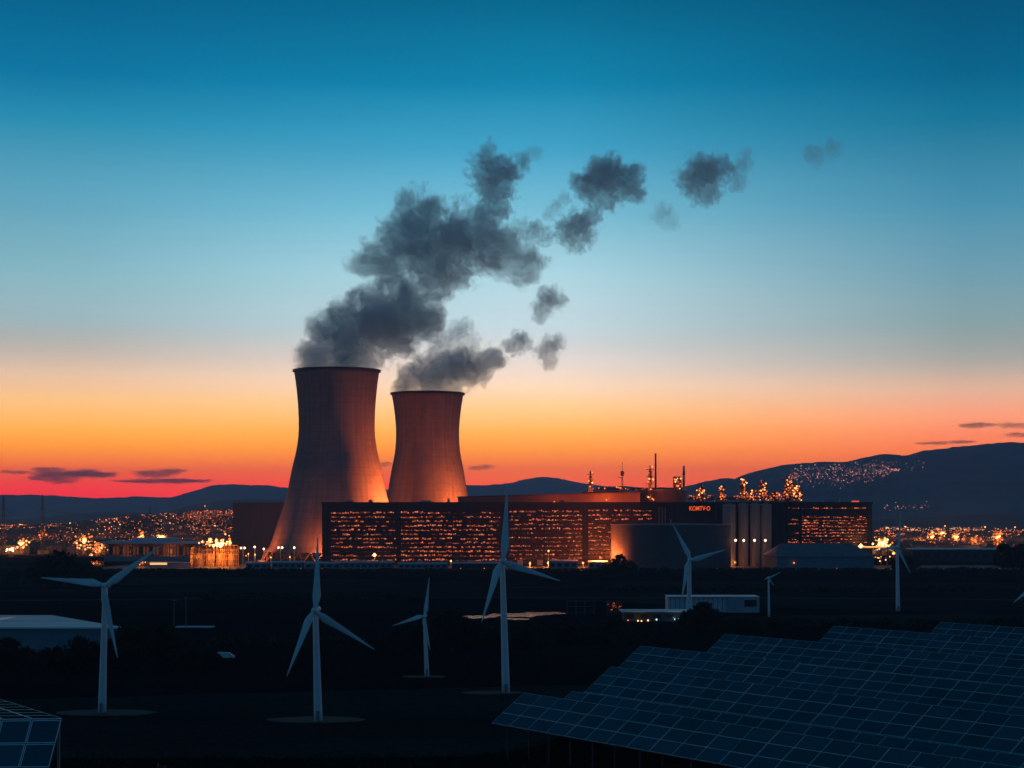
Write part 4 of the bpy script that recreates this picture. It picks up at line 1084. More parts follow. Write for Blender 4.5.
def tree(kind, x, y, s, label, name='tree', cat='tree', group=None, sz=None, dz=0):
    if kind not in protos:
        if kind == 'broad': cm, tm = crown_mesh('c', 1, 70, 60, 0.24, 4.2, 7.0, 2.0), trunk_mesh(1, 8, 0.35, 4)
        elif kind == 'tall': cm, tm = crown_mesh('c', 2, 60, 60, 0.24, 2.8, 8.5, 1.6, 1.8), trunk_mesh(2, 9.5, 0.3, 2.6)
        elif kind == 'sparse': cm, tm = crown_mesh('c', 8, 46, 20, 0.26, 4.6, 6.0, 0.8, 0.6), trunk_mesh(8, 7, 0.25, 4.4)
        elif kind == 'bush': cm, tm = crown_mesh('c', 3, 50, 60, 0.2, 3.8, 3.6, 0.1), trunk_mesh(3, 3.4, 0.2, 3)
        else: cm, tm = crown_mesh('c', 4, 60, 55, 0.22, 4.6, 6.0, 2.2, 0.2), trunk_mesh(4, 7.5, 0.35, 4)
        protos[kind] = (cm.build('crown', M['leaf']), tm.build('trunk', M['bark']))
        fresh = True
    else: fresh = False
    root = empty(name, (x, y, ground(x, y) + dz), label, cat, group)
    root.rotation_euler = (0, 0, random.uniform(0, 6.28)); root.scale = (s, s, sz or s)
    for o in protos[kind]:
        c = o if fresh else o.copy()
        if not fresh: C.objects.link(c)
        c.parent = root
    return root
def put_tree(kind, px, pyb, hpx, label, D=None, **kw):
    D = D or GD(pyb); x = (px - 512) * D / F; hh = {'broad': 9.4, 'tall': 10.6, 'bush': 3.9, 'loose': 8.6, 'sparse': 7.4}[kind]
    s = hpx * D / F / hh
    return tree(kind, x, D, s, label, name='shrub' if kind == 'bush' else 'tree', cat='shrub' if kind == 'bush' else 'tree', **kw)
G1 = 'dark trees and bushes by the warehouse'
for px, pb, h, k, lb in ((128, 668, 42, 'broad', 'dark tree touching the right end of the pale roofed warehouse'), (143, 669, 44, 'broad', 'dark broad tree second right of the warehouse'), (158, 667, 40, 'loose', 'dark tree in the middle of the clump right of the warehouse'),
                         (172, 668, 42, 'tall', 'dark narrow tree at the right of the clump by the warehouse'), (181, 670, 30, 'broad', 'lower dark tree at the right end of the clump by the warehouse'),
                         (8, 672, 34, 'broad', 'dark tree before the warehouse wall at the left edge'), (26, 674, 26, 'loose', 'low dark tree before the warehouse wall, second from the left edge'), (45, 675, 24, 'bush', 'dark bush before the warehouse wall near its middle'),
                         (62, 675, 26, 'bush', 'dark bush left of the first turbine tower'), (80, 672, 34, 'loose', 'dark tree just left of the first turbine tower'), (95, 673, 28, 'bush', 'dark bush behind the first turbine tower'), (113, 672, 32, 'loose', 'dark tree right of the first turbine tower'),
                         (196, 668, 16, 'bush', 'low dark bush left of the parked van'), (214, 666, 12, 'bush', 'small bush touching the parked van')):
    put_tree(k, px, pb, h, lb, group=G1)
G2 = 'big dark trees before the orange lights at the left'
for px, pb, h, k, lb in ((30, 585, 18, 'sparse', 'dark tree under the left orange light cluster'), (46, 590, 30, 'sparse', 'dark tree between the two left light clusters'), (58, 588, 38, 'sparse', 'tallest dark tree before the orange lights'),
                         (71, 590, 34, 'sparse', 'dark tree right of the tallest one before the orange lights'), (86, 588, 26, 'sparse', 'dark thin tree below the orange stack lights'), (98, 586, 18, 'sparse', 'dark bush at the right end of the trees below the stack lights'), (12, 588, 16, 'sparse', 'dark low tree at the left edge before the town lights')):
    put_tree(k, px, pb, h, lb, group=G2)
G3 = 'dark bushes in the middle of the field'
for px, pb, h, k, lb in ((440, 652, 38, 'broad', 'dark tree right behind the small turbine'), (452, 653, 40, 'loose', 'dark tree second right of the small turbine'), (464, 652, 34, 'broad', 'dark tree left of the pond'), (478, 650, 26, 'bush', 'dark bush under the left end of the pond'), (412, 652, 22, 'bush', 'dark bush left of the small turbine'),
                         (398, 651, 18, 'bush', 'low dark bush farther left of the small turbine'), (495, 650, 20, 'bush', 'dark bush left of the tallest turbine tower'), (516, 648, 20, 'bush', 'dark bush right of the tallest turbine tower'), (538, 647, 20, 'bush', 'dark bush under the right end of the pond'), (560, 646, 22, 'bush', 'dark bush below the left scaffold frame'),
                         (582, 645, 22, 'bush', 'dark bush below the red scaffold'), (603, 643, 22, 'loose', 'dark tree left of the lit kiosk'), (618, 645, 22, 'bush', 'dark bush below the left end of the lit kiosk'), (655, 645, 14, 'bush', 'low bush in front of the lit kiosk'),
                         (703, 631, 28, 'broad', 'dark tree in front of the white container building'), (714, 632, 22, 'loose', 'smaller dark tree in front of the white container building'), (694, 634, 22, 'bush', 'dark bush at the foot of the turbine before the round tank'), (735, 634, 14, 'bush', 'low bush before the right half of the container building'),
                         (756, 633, 12, 'bush', 'low bush at the right end of the container building')):
    put_tree(k, px, pb, h, lb, group=G3)
G4 = 'trees along the front of the plant'
for px, pb, h, k, lb in ((620, 573, 18, 'loose', 'pointed dark tree at the left foot of the round tank'), (627, 573, 12, 'bush', 'bush at the left foot of the round tank'), (611, 573, 9, 'bush', 'small bush left of the round tank'), (604, 572, 7, 'bush', 'tiny bush by the small shed'),
                         (1003, 572, 28, 'broad', 'dark tree by the tall bright mast at the right'), (1013, 573, 24, 'loose', 'dark tree second from the right edge before the lights'), (1022, 572, 28, 'broad', 'dark tree at the right edge before the lights'), (902, 570, 14, 'bush', 'dark bush right of the lit ramp'), (910, 568, 12, 'bush', 'dark bush at the left end of the long dark building')):
    put_tree(k, px, pb, h, lb, group=G4)
def hedge(px0, px1, D, h, label, n_per=1.4):
    x0, x1 = (px0 - 512) * D / F, (px1 - 512) * D / F
    mb = MB(); n = int((x1 - x0) * n_per)
    rnd = random.Random(int(px0 * 7 + D))
    for k in range(n):
        x = x0 + (x1 - x0) * rnd.random(); hh = h * (0.65 + 0.5 * mnoise.noise(Vector((x * 0.06, D, 0))) + 0.25 * rnd.random())
        for _ in range(9):
            p = Vector((x + rnd.gauss(0, 0.7), D + rnd.gauss(0, 1.0), rnd.random() ** 0.7 * hh)); p.z += ground(p.x, p.y)
            u_ = Vector((rnd.gauss(0, 1), rnd.gauss(0, 1), rnd.gauss(0, 1))).normalized(); w_ = u_.orthogonal().normalized(); l = rnd.uniform(0.4, 0.9)
            mb.quad(p - u_ * l - w_ * l * .7, p + u_ * l - w_ * l * .7, p + u_ * l + w_ * l * .7, p - u_ * l + w_ * l * .7)
    o = mb.build('hedge', M['leaf']); tag(o, label, 'hedge'); move_origin(o, ((x0 + x1) / 2, D, 0))
hedge(-20, 300, 1330, 3.5, 'dark hedge in front of the glowing steel frame and the tower foot')
hedge(300, 620, 1350, 2.6, 'dark hedge along the front of the long building')
hedge(620, 1040, 1360, 3.0, 'dark hedge below the round tank and the pitched hall')
hedge(560, 1040, 1010, 3.5, 'dark hedge across the field behind the container building')
hedge(740, 1040, 700, 4.0, 'dark hedge behind the far end of the solar array')
hedge(180, 420, 900, 3.5, 'dark hedge across the field behind the second turbine')
hedge(185, 400, 600, 3.0, 'dark hedge right of the parked van')

# ---------------------------------------------------------------- middle ground objects
# warehouse at the left
root = empty('warehouse', (-165, 590, 0), 'long warehouse with a pale shallow roof behind the first turbine', 'building')
D0 = 575.0; s_ = D0 / F; wx1 = (121 - 512) * s_; ze = H - (628.5 - HZ) * s_
bk0 = (48 - 512) * 640 / F
MB().hexa([(-250, D0, -.3), (wx1, D0, -.3), (bk0, 640, -.3), (-250, 640, -.3), (-250, D0, ze), (wx1, D0, ze), (bk0, 640, ze), (-250, 640, ze)]).build('wall', M['blue_wall'], root)
MB().hexa([(-251, D0 - .8, ze + .003), (wx1 + 1, D0 - .8, ze + .003), (bk0 + 1, 641, ze + .003), (-251, 641, ze + .003), (-251, D0 - .8, ze + .5), (wx1 + 1, D0 - .8, ze + .5), (bk0 + 1, 641, ze + .5), (-251, 641, ze + .5)]).build('roof', M['pale_roof'], root)
for k in range(9):
    x = -232 + k * 14
    MB().box(x, x + 3.2, D0 + 6, 628, ze + .503, ze + .62).build('skylight', material('skylight_sheet', (0.42, 0.5, 0.55), 0.3), root) if x < bk0 - 4 else None
for k in range(3):
    x = -214 + k * 30
    MB().box(x - 2.2, x + 2.2, D0 - 0.12, D0 - 0.003, 0, 4.0).build('door', M['grey_metal'], root)
# parked van
def van(px, py, label):
    D = GD(py); x = (px - 512) * D / F; z = ground(x, D)
    root = empty('parked_van', (x, D, z), label, 'van')
    b_ = MB(); L = 2.6
    prof = [(-L, .45), (L * .98, .45), (L, 1.05), (L * .72, 1.25), (L * .42, 1.95), (-L * .92, 2.1), (-L, 1.9)]
    n = len(prof)
    for yy_ in (-0.95, 0.95):
        for (a, c) in prof: b_.v.append((x + a, D + yy_, z + c))
    b_.face(tuple(range(n))); b_.face(tuple(range(2 * n - 1, n - 1, -1)))
    for k in range(n): b_.face(((k + 1) % n, k, n + k, n + (k + 1) % n))
    b_.build('body', M['white'], root)
    MB().hexa([(x + L * .45, D - .96, z + 1.3), (x + L * .70, D - .96, z + 1.3), (x + L * .70, D - .952, z + 1.3), (x + L * .45, D - .952, z + 1.3), (x + L * .42, D - .96, z + 1.85), (x + L * .47, D - .96, z + 1.85), (x + L * .47, D - .952, z + 1.85), (x + L * .42, D - .952, z + 1.85)]).build('side_window', M['glass'], root)
    for a in (-1.6, 1.6):
        for yy_ in (-0.98, 0.78):
            MB().tube([(x + a, D + yy_, z + .36), (x + a, D + yy_ + .2, z + .36)], .36, 14).build('wheel', M['dark_wall'], root)
van(226, 659.5, 'small white van parked in the dark field right of the tree clump')
# pond reflecting the afterglow
wm_ = bpy.data.materials.new('pond_water'); wm_.use_nodes = True
t = NT(wm_.node_tree); b = t.n['Principled BSDF']
b.inputs['Base Color'].default_value = (0.01, 0.012, 0.014, 1); b.inputs['Roughness'].default_value = 0.06; b.inputs['IOR'].default_value = 1.33; b.inputs['Specular IOR Level'].default_value = 0.5
co = t.new('ShaderNodeTexCoord'); bp = t.new('ShaderNodeBump'); bp.inputs['Strength'].default_value = 0.12; bp.inputs['Distance'].default_value = 0.1
t.l.new(t.noise(co.outputs['Object'], 0.8, 3), bp.inputs['Height']); t.l.new(bp.outputs[0], b.inputs['Normal'])
def pond(px0, px1, py0, py1, seed):
    mb = MB(); n = 60
    for k in range(n):
        a = 2 * math.pi * k / n
        px = (px0 + px1) / 2 + (px1 - px0) / 2 * math.cos(a)
        py = (py0 + py1) / 2 + (py1 - py0) / 2 * math.sin(a) * (0.75 + 0.6 * mnoise.noise(Vector((math.cos(a) * 3.1, seed, math.sin(a) * 2))))
        D = GD(py); mb.v.append(((px - 512) * D / F, D, 0.5))
    cx = sum(v[0] for v in mb.v) / n
    gz = max(ground(v[0], v[1]) for v in mb.v) + 0.05
    mb.v = [(a, b2, gz) for a, b2, c in mb.v]
    mb.face(tuple(range(n))[::-1] )
    tag(mb.build('pond', wm_), 'pond mirroring the orange sky', kind='structure')
pond(456, 497, 616.6, 620.6, 1.0); pond(488, 543, 614.2, 619.2, 4.0); pond(520, 566, 613.2, 617.0, 7.0); pond(505, 530, 619.6, 621.4, 9.0)
# lamp on the field left of the second turbine
lamp_mast(300.5, 614.5, 800, 'lone small lamp on the field left of the second turbine', 'lamp_warm', 100, 0.32)
# scaffold frames
def scaffold(px0, px1, py0, py1, D, label, nx_, nz_, mat, lamps=0):
    s_ = D / F; x0, x1 = (px0 - 512) * s_, (px1 - 512) * s_; z1 = H - (py0 - HZ) * s_; z0 = ground(x0, D)
    root = empty('scaffold', ((x0 + x1) / 2, D, z0), label, 'scaffold')
    for k in range(nx_ + 1):
        x = x0 + (x1 - x0) * k / nx_; MB().tube([(x, D, z0), (x, D, z1)], 0.12, 5).build('post', mat, root)
    for k in range(nz_ + 1):
        z = z0 + 1 + (z1 - z0 - 1) * k / nz_; MB().tube([(x0, D, z), (x1, D, z)], 0.1, 5).build('rail', mat, root)
    for k in range(lamps): lamp_ball(root, (random.uniform(x0, x1), D - 0.4, random.uniform(z0 + 2, z1)), 0.22, M['lamp_dim'])
scaffold(567, 594, 601, 617, 780, 'blue grey open scaffold frame right of the pond', 3, 2, M['fence'])
scaffold(607, 621, 601.5, 617, 780, 'reddish lattice scaffold between the blue frame and the lit kiosk', 6, 6, M['rust'], 14)
# kiosk
root, x0, x1, ze, zb = hall('lit_kiosk', 'low flat roofed kiosk with small warm and white lamps under its eaves', 'kiosk', 624, 690, 627, 612, 735, 14, 0.3, M['dark_wall'], M['pale_roof'], 5, eave=1.2)
for px, py, m_, r in ((628, 620.3, 'lamp_orange', 0.3), (638, 620.8, 'lamp_warm', 0.42), (641.5, 621, 'lamp_warm', 0.36), (648, 620.4, 'lamp_warm', 0.42), (656.5, 619.6, 'lamp_cold', 0.42), (675, 619.3, 'lamp_cold', 0.34), (678.5, 619.3, 'lamp_cold', 0.34), (684, 619, 'lamp_warm', 0.4), (660, 622.5, 'lamp_cold', 0.24), (651, 623.5, 'lamp_dim', 0.3)):
    lamp_ball(root, P(px, py, 733.3), r, M[m_])
point_light('lamp_light', P(640, 620, 731.5), 120, (1, 0.6, 0.3), 0.5, root); point_light('lamp_light', P(676, 619, 731.5), 100, (0.6, 0.85, 1), 0.5, root)
# container building
D = 800.0; s_ = D / F
root = empty('container_building', ((713 - 512) * s_, D, 0), 'white boxy container building with dark seams behind the turbine before the round tank', 'building')
zt = H - (597 - HZ) * s_
x0, x1 = (668 - 512) * s_, (759 - 512) * s_
MB().box(x0, (727 - 512) * s_, D, D + 14, -0.2, zt).build('wall', M['pale_wall'], root)
MB().box((727 - 512) * s_ + .003, x1, D - 1.5, D + 14, -0.2, zt - 0.1).build('wall', material('grey_wall', (0.34, 0.38, 0.42), 0.7), root)
MB().box(x0 - .1, x1 + .1, D - 1.6, D + 16, zt + .003, zt + .22).build('roof', M['pale_roof'], root)
for k in range(12):
    x = x0 + 1 + k * 2.1
    MB().box(x, x + .18, D - .1, D - .003, 0.4, zt - .4).build('seam', M['dark_wall'], root)
MB().box((744 - 512) * s_, (756 - 512) * s_, D - 1.62, D - 1.503, zt - 4.2, zt - 1.2).build('window', M['glass'], root)
MB().box((707 - 512) * s_, (712 - 512) * s_, D - .12, D - .003, 0, 4.5).build('door', M['dark_metal'], root)
# small poles behind the tree clump
def pole(px, ytop, ybase, label):
    D = GD(ybase); s_ = D / F; x = (px - 512) * s_; z = ground(x, D)
    root = empty('lamp_post', (x, D, z), label, 'lamp post', 'unlit lamp posts in the dark field')
    zt = H - (ytop - HZ) * s_
    MB().tube([(x, D, z), (x, D, zt)], [0.16, 0.1], 6).build('pole', M['fence'], root)
    MB().box(x - 0.9, x + 0.9, D - .15, D + .15, zt - .1, zt + .25).build('lamp_head', M['fence'], root)
pole(174, 600.5, 632, 'unlit post right behind the tree clump, left one of two'); pole(186, 598, 630, 'unlit post behind the tree clump, right one of two')
hall('low_platform', 'low pale flat platform right of the tree clump', 'platform', 177, 211, 631, 627.6, 690, 5, 0.1, M['blue_wall'], M['pale_wall'])

# field tracks and plant road
def strip(name, pts, wd, mat, z=0.05):
    mb = MB()
    for k, (x, y) in enumerate(pts):
        a = Vector(pts[max(0, k - 1)]); c = Vector(pts[min(len(pts) - 1, k + 1)]); d = (c - a).normalized(); nrm = Vector((-d.y, d.x)) * wd / 2
        for s2 in (-1, 1): mb.v.append((x + nrm.x * s2, y + nrm.y * s2, ground(x, y) + z))
    for k in range(len(pts) - 1): mb.face((2 * k, 2 * k + 1, 2 * k + 3, 2 * k + 2))
    tag(mb.build(name, mat), kind='structure')
strip('plant_road', [(x, 1385 + 6 * math.sin(x / 200)) for x in range(-600, 700, 25)], 9, M['asphalt'], 0.06)
strip('field_track', [(x, 905 + 30 * math.sin(x / 160 + 1)) for x in range(-420, 460, 20)], 4, M['gravel'], 0.05)
strip('field_track', [(x, 1060 + 20 * math.sin(x / 130)) for x in range(0, 520, 20)], 4, M['gravel'], 0.05)
pv_ = material('paved_yard', (0.12, 0.115, 0.11), 0.85, 0.3, 0.05)
yd = MB(); yd.quad((-330, 1402, 0.09), (420, 1402, 0.09), (420, 1519, 0.09), (-330, 1519, 0.09)); yd.quad((-330, 1519, 0.09), (-162, 1519, 0.09), (-162, 1900, 0.09), (-330, 1900, 0.09))
tag(yd.build('paved_yard', pv_), kind='structure')
# row of small kerb lamps along the plant road
for i in range(46):
    px = 100 + i * 20 + random.uniform(-5, 5)
    if 560 < px < 600: continue
    D = 1392; x = (px - 512) * D / F
    root = empty('kerb_lamp', (x, D, 0.05), 'tiny kerb lamp in the row along the plant road', 'lamp', 'tiny kerb lamps along the plant road')
    MB().tube([(x, D, 0), (x, D, 1.1)], 0.1, 4).build('post', M['rack'], root)
    lamp_ball(root, (x, D, 1.45), random.choice((0.2, 0.3, 0.4)), M[random.choice(('lamp_dim', 'lamp_dim', 'lamp_orange'))])

# ---------------------------------------------------------------- solar panels
gm = bpy.data.materials.new('solar_glass'); gm.use_nodes = True
t = NT(gm.node_tree); b = t.n['Principled BSDF']
co = t.new('ShaderNodeTexCoord'); sp = t.new('ShaderNodeSeparateXYZ'); t.l.new(co.outputs['Object'], sp.inputs[0])
gx = t.m('LESS_THAN', t.m('FRACT', t.m('DIVIDE', sp.outputs[0], 0.178)), 0.05)
gy = t.m('LESS_THAN', t.m('FRACT', t.m('DIVIDE', sp.outputs[1], 0.178)), 0.05)
oi = t.new('ShaderNodeObjectInfo')
base = t.mix(oi.outputs['Random'], (0.012, 0.070, 0.105, 1), (0.026, 0.115, 0.160, 1))
t.l.new(t.mix(t.m('MULTIPLY', t.m('MAXIMUM', gx, gy), 0.5), base, (0.10, 0.13, 0.16, 1)), b.inputs['Base Color'])
b.inputs['Roughness'].default_value = 0.22; b.inputs['Specular IOR Level'].default_value = 0.5
def dust():
    n = t.noise(co.outputs['Object'], 2.5, 4)
    t.l.new(t.m('MULTIPLY_ADD', n, 0.18, 0.12), b.inputs['Roughness'])
dust()
MW, MH = 1.94, 0.975
mod = MB()
mod.box(0.02, MW - 0.02, 0.02, MH - 0.02, -0.02, 0.012, 0)
for q in ((0.004, MW - 0.004, 0.004, 0.02), (0.004, MW - 0.004, MH - 0.02, MH - 0.004), (0.004, 0.02, 0.02, MH - 0.02), (MW - 0.02, MW - 0.004, 0.02, MH - 0.02)):
    mod.box(q[0], q[1], q[2], q[3], -0.035, 0.02, 1)
mod_o = None
r_dir = Vector((0.5524, -0.8336, 0.0)); s_dir = Vector((0.6745, 0.447, 0.5877)).normalized()
s_dir = (s_dir - r_dir * s_dir.dot(r_dir)).normalized()
n_dir = r_dir.cross(s_dir).normalized()
rotm = Matrix((r_dir, s_dir, n_dir)).transposed()
def module(parent, loc):
    global mod_o
    if mod_o is None:
        mod_o = mod.build('solar_module', [gm, M['frame']]); o = mod_o
    else:
        o = mod_o.copy(); C.objects.link(o)
    o.parent = parent
    e_ = Matrix.Rotation(R(random.gauss(0, 0.25)), 3, 'X') @ Matrix.Rotation(R(random.gauss(0, 0.25)), 3, 'Y')
    o.location = loc; o.rotation_euler = e_.to_euler()
    return o
def solar_table(tl, ncols, nrows, label, start=0):
    """tl: world position of the top-left corner; modules laid out in the table's own frame"""
    root = empty('solar_table', tuple(tl - s_dir * (nrows * MH)), label, 'solar panels', 'solar panel tables on the near hill')
    root.rotation_euler = rotm.to_euler()
    for i in range(ncols):
        for j in range(nrows):
            gap = 0.05 * (i // 4)
            module(root, (i * MW + gap, j * MH, 0))
    wd = ncols * MW + 0.05 * (ncols // 4)
    def local(mb, name, mat): return mb.build(name, mat, root, world_coords=False)
    for v_ in (0.5, nrows * MH - 0.5): local(MB().box(0, wd, v_ - .05, v_ + .05, -0.14, -0.04), 'rail', M['grey_metal'])
    inv = rotm.transposed(); dn = inv @ Vector((0, 0, -1))
    k = 1.0
    while k < wd:
        for v_ in (0.5, nrows * MH - 0.5):
            top = Vector((k, v_, -0.14)); wp = root.location + rotm @ top
            L = wp.z - ground(wp.x, wp.y) + 0.15
            local(MB().tube([top, top + dn * L], 0.05, 6), 'post', M['dark_metal'])
        k += 4.4
    return root
def tl_at(px, z=H - 11.2, c=62.2):
    xp = (px - 512) / F
    Yd = c / (0.5524 + 0.8336 * xp)
    return Vector((xp * Yd, Yd, z))
tabs = [(524, 62.2, 3, 21, 'nearest solar table, its left corner lowest in the picture'), (611, 78, 5, 24, 'second solar table back from the nearest one'), (640.5, 92, 4, 10, 'short solar table ending in a bright edge near the middle of the array'),
        (725, 107.5, 4, 26, 'solar table third row from the back of the array'), (834, 124, 4, 20, 'solar table second row from the back of the array'), (940.5, 137.4, 4, 14, 'farthest solar table at the top right of the array')]
for px, c, nr, nc, lb in tabs:
    tl = tl_at(px, c=c); solar_table(tl, nc, nr, lb)
    if nc == 10: solar_table(tl + r_dir * (10 * MW + 0.05 * 2 + 0.16) - s_dir * 0.2, 22, 4, 'long solar table continuing right of the short one with the bright edge')
tl = tl_at(572, c=70.5, z=H - 12.1); solar_table(tl, 22, 2, 'low solar table just behind the nearest one')
# panel shelter at the bottom left: a steep front face below a flat top face
def free_table(c00, c10, c01, nc, nr, label, root=None):
    """c00 bottom-left, c10 bottom-right, c01 top-left"""
    X_ = (c10 - c00) / nc; Y_ = (c01 - c00) / nr
    return X_, Y_
A_ = P(62, 719.6, 74); zt = A_.z
root = empty('solar_shelter', (A_.x - 6, A_.y, ground(A_.x - 6, A_.y)), 'solar panel shelter with a ridge and a steep glazed front at the bottom left corner', 'solar panels')
ex = Vector((-1, -0.03, -0.008)).normalized(); dnv = Vector((-0.17, -0.42, -1.0)).normalized(); bkv = Vector((-0.10, 1, -0.02)).normalized()
dnv = (dnv - ex * dnv.dot(ex) * 0.0).normalized()
mesh_m = material('shade_mesh', (0.012, 0.022, 0.03), 0.95, 0.2, 2, spec=0.02)
def shelter_face(o0, u_, v_, nu, nv, wu, wv, name):
    for i in range(nu):
        for j in range(nv):
            mb = MB(); nn = u_.cross(v_).normalized() * 0.02
            def q(a, c): return o0 + u_ * a + v_ * c
            a0, a1, c0, c1 = i * wu + .02, (i + 1) * wu - .02, j * wv + .02, (j + 1) * wv - .02
            f = 0.035
            def slab(p0, p1, r0, r1, mi, k=1.0):
                pp = [q(p0, r0), q(p1, r0), q(p1, r1), q(p0, r1)]
                mb.hexa([x_ - nn for x_ in pp] + [x_ + nn * k for x_ in pp], mi)
            slab(a0 + f, a1 - f, c0 + f, c1 - f, 0, 0.6)
            slab(a0, a1, c0, c0 + f, 1); slab(a0, a1, c1 - f, c1, 1); slab(a0, a0 + f, c0 + f, c1 - f, 1); slab(a1 - f, a1, c0 + f, c1 - f, 1)
            mb.build(name, [gm if name == 'front_panel' else mesh_m, M['frame']], root)
shelter_face(A_, ex, dnv, 9, 3, 1.22, 1.02, 'front_panel')
zd = P(62, 719.6, 74)
bk = (P(-6, 702.5, 86) - (A_ + ex * 0.0)).normalized()
bk2 = Vector((bk.x, bk.y, bk.z))
shelter_face(A_ + Vector((0, 0.06, 0.03)), ex, Vector((-0.55, 0.83, 0.012)).normalized(), 9, 7, 1.22, 1.15, 'top_panel')
for k in range(4):
    p = A_ + ex * (k * 3.4 + 0.2) + Vector((0, 0.25, -0.1)); MB().tube([p, (p.x, p.y, ground(p.x, p.y) - 0.2)], 0.07, 6).build('post', M['grey_metal'], root)
    p = A_ + ex * (k * 3.4 + 0.2) + Vector((-4.2, 6.2, -0.05)); MB().tube([p, (p.x, p.y, ground(p.x, p.y) - 0.2)], 0.07, 6).build('post', M['grey_metal'], root)
# thin wire fence on the near slope
fp = [P(158, 745, 100), P(180, 751, 97), P(205, 757, 94), P(232, 765, 91), P(262, 774, 88)]
root = empty('wire_fence', (fp[0].x, fp[0].y, ground(fp[0].x, fp[0].y)), 'thin wire fence running down the near slope at the bottom left', 'fence')
mbw = MB()
for a, c in zip(fp, fp[1:]):
    for k in range(3):
        za = ground(a.x, a.y); zc = ground(c.x, c.y)
        mbw.tube([(a.x, a.y, za + 0.35 + .35 * k), (c.x, c.y, zc + 0.35 + .35 * k)], 0.018, 4)
mbw.build('wire', M['fence'], root)
for a, c in zip(fp, fp[1:]):
    for k in range(3):
        q = a.lerp(c, k / 3); z = ground(q.x, q.y); MB().tube([(q.x, q.y, z - .2), (q.x, q.y, z + 1.2)], 0.04, 5).build('post', M['fence'], root)
# rough grass tufts of the near hill
rnd = random.Random(5); mb = MB()
for _ in range(9000):
    y = rnd.uniform(78, 122); x = rnd.uniform(-0.3, 0.2) * y
    if y - lerp_tab(ends, x) > 8: continue
    z = ground(x, y); hh = rnd.uniform(0.1, 0.42); a = rnd.uniform(0, 3.14); dx, dy = math.cos(a) * .05, math.sin(a) * .05; lx, ly = rnd.gauss(0, .12), rnd.gauss(0, .12)
    n = len(mb.v); mb.v += [(x - dx, y - dy, z - .02), (x + dx, y + dy, z - .02), (x + lx, y + ly, z + hh)]; mb.face((n, n + 1, n + 2))
tag(mb.build('rough_grass', M['leaf']), 'dark rough grass on the near slope', None, None, 'stuff')

# ---------------------------------------------------------------- steam and clouds (volumes)
def volume_mat(name, blobs, dens, amp, nscale, col, edge=0.30, stretch=(1, 1, 1), aniso=0.0, detail=7):
    aniso = 0.4
    mt = bpy.data.materials.new(name); mt.use_nodes = True
    t = NT(mt.node_tree); t.n.clear()
    co = t.new('ShaderNodeTexCoord')
    vec = co.outputs['Object']
    mp = t.new('ShaderNodeMapping'); t.l.new(vec, mp.inputs[0]); mp.inputs['Scale'].default_value = stretch
    # warp
    nz = t.new('ShaderNodeTexNoise'); nz.inputs['Scale'].default_value = nscale; nz.inputs['Detail'].default_value = detail; nz.inputs['Roughness'].default_value = 0.66
    t.l.new(mp.outputs[0], nz.inputs['Vector'])
    n2 = t.new('ShaderNodeTexNoise'); n2.inputs['Scale'].default_value = nscale * 4.2; n2.inputs['Detail'].default_value = 4; n2.inputs['Roughness'].default_value = 0.6
    t.l.new(mp.outputs[0], n2.inputs['Vector'])
    f = None
    for (c, r) in blobs:
        d = t.v('DISTANCE', mp.outputs[0], tuple(a * b_ for a, b_ in zip(c, stretch)))
        e = t.m('MULTIPLY_ADD', d, -1.0 / r, 1.0)
        f = e if f is None else t.m('SMOOTH_MAX', f, e, 0.12)
    q = t.m('ADD', f, t.m('MULTIPLY', t.m('SUBTRACT', nz.outputs['Fac'], 0.5), amp * 1.9))
    q = t.m('ADD', q, t.m('MULTIPLY', t.m('SUBTRACT', n2.outputs['Fac'], 0.5), amp * 0.75))
    q = t.m('SUBTRACT', q, 0.06)
    halo = t.m('MULTIPLY', t.m('DIVIDE', t.m('ADD', q, 0.16), 0.5, clamp=True), dens * 0.10)
    q = t.m('DIVIDE', q, edge, clamp=True)
    q = t.m('ADD', t.m('MULTIPLY', t.m('POWER', q, 1.3), dens), halo)
    pv = t.new('ShaderNodeVolumePrincipled'); pv.inputs['Color'].default_value = (*col, 1); pv.inputs['Anisotropy'].default_value = aniso
    t.l.new(q, pv.inputs['Density'])
    o = t.new('ShaderNodeOutputMaterial'); t.l.new(pv.outputs[0], o.inputs['Volume'])
    return mt
import bmesh
def puff(name, label, cat, blobs_px, D, dens=0.07, amp=1.5, col=(0.62, 0.92, 1.0), nscale=0.05, edge=0.14, group=None, yflat=1.0, zflat=1.0, grow=1.22, vox=None):
    s_ = D / F
    pts = []
    rnd = random.Random(int(D + blobs_px[0][0]))
    for (px, py, r) in blobs_px:
        c = P(px, py, D); c.y += rnd.uniform(-0.5, 0.5) * r * s_ * 0.8
        pts.append((c, r * s_ * grow))
    o0 = sum((c for c, r in pts), Vector()) / len(pts)
    bm = bmesh.new()
    for c, r in pts:
        mtx = Matrix.Translation(c - o0) @ Matrix.Diagonal((r, r * yflat, r * zflat, 1))
        bmesh.ops.create_icosphere(bm, subdivisions=3, radius=1.42, matrix=mtx)
    me = bpy.data.meshes.new(name); bm.to_mesh(me); bm.free()
    o = bpy.data.objects.new(name, me); C.objects.link(o); o.location = o0
    st = (1, 1 / yflat, 1 / zflat)
    me.materials.append(volume_mat(name + '_vapour', [(tuple(c - o0), r) for c, r in pts], dens, amp, nscale, col, edge, st))
    if len(pts) > 1:
        rm = o.modifiers.new('union', 'REMESH'); rm.mode = 'VOXEL'; rm.voxel_size = vox or max(1.2, min(r for c, r in pts) * 0.22)
    return tag(o, label, cat, group)
GS = 'dark steam drifting from the cooling towers'
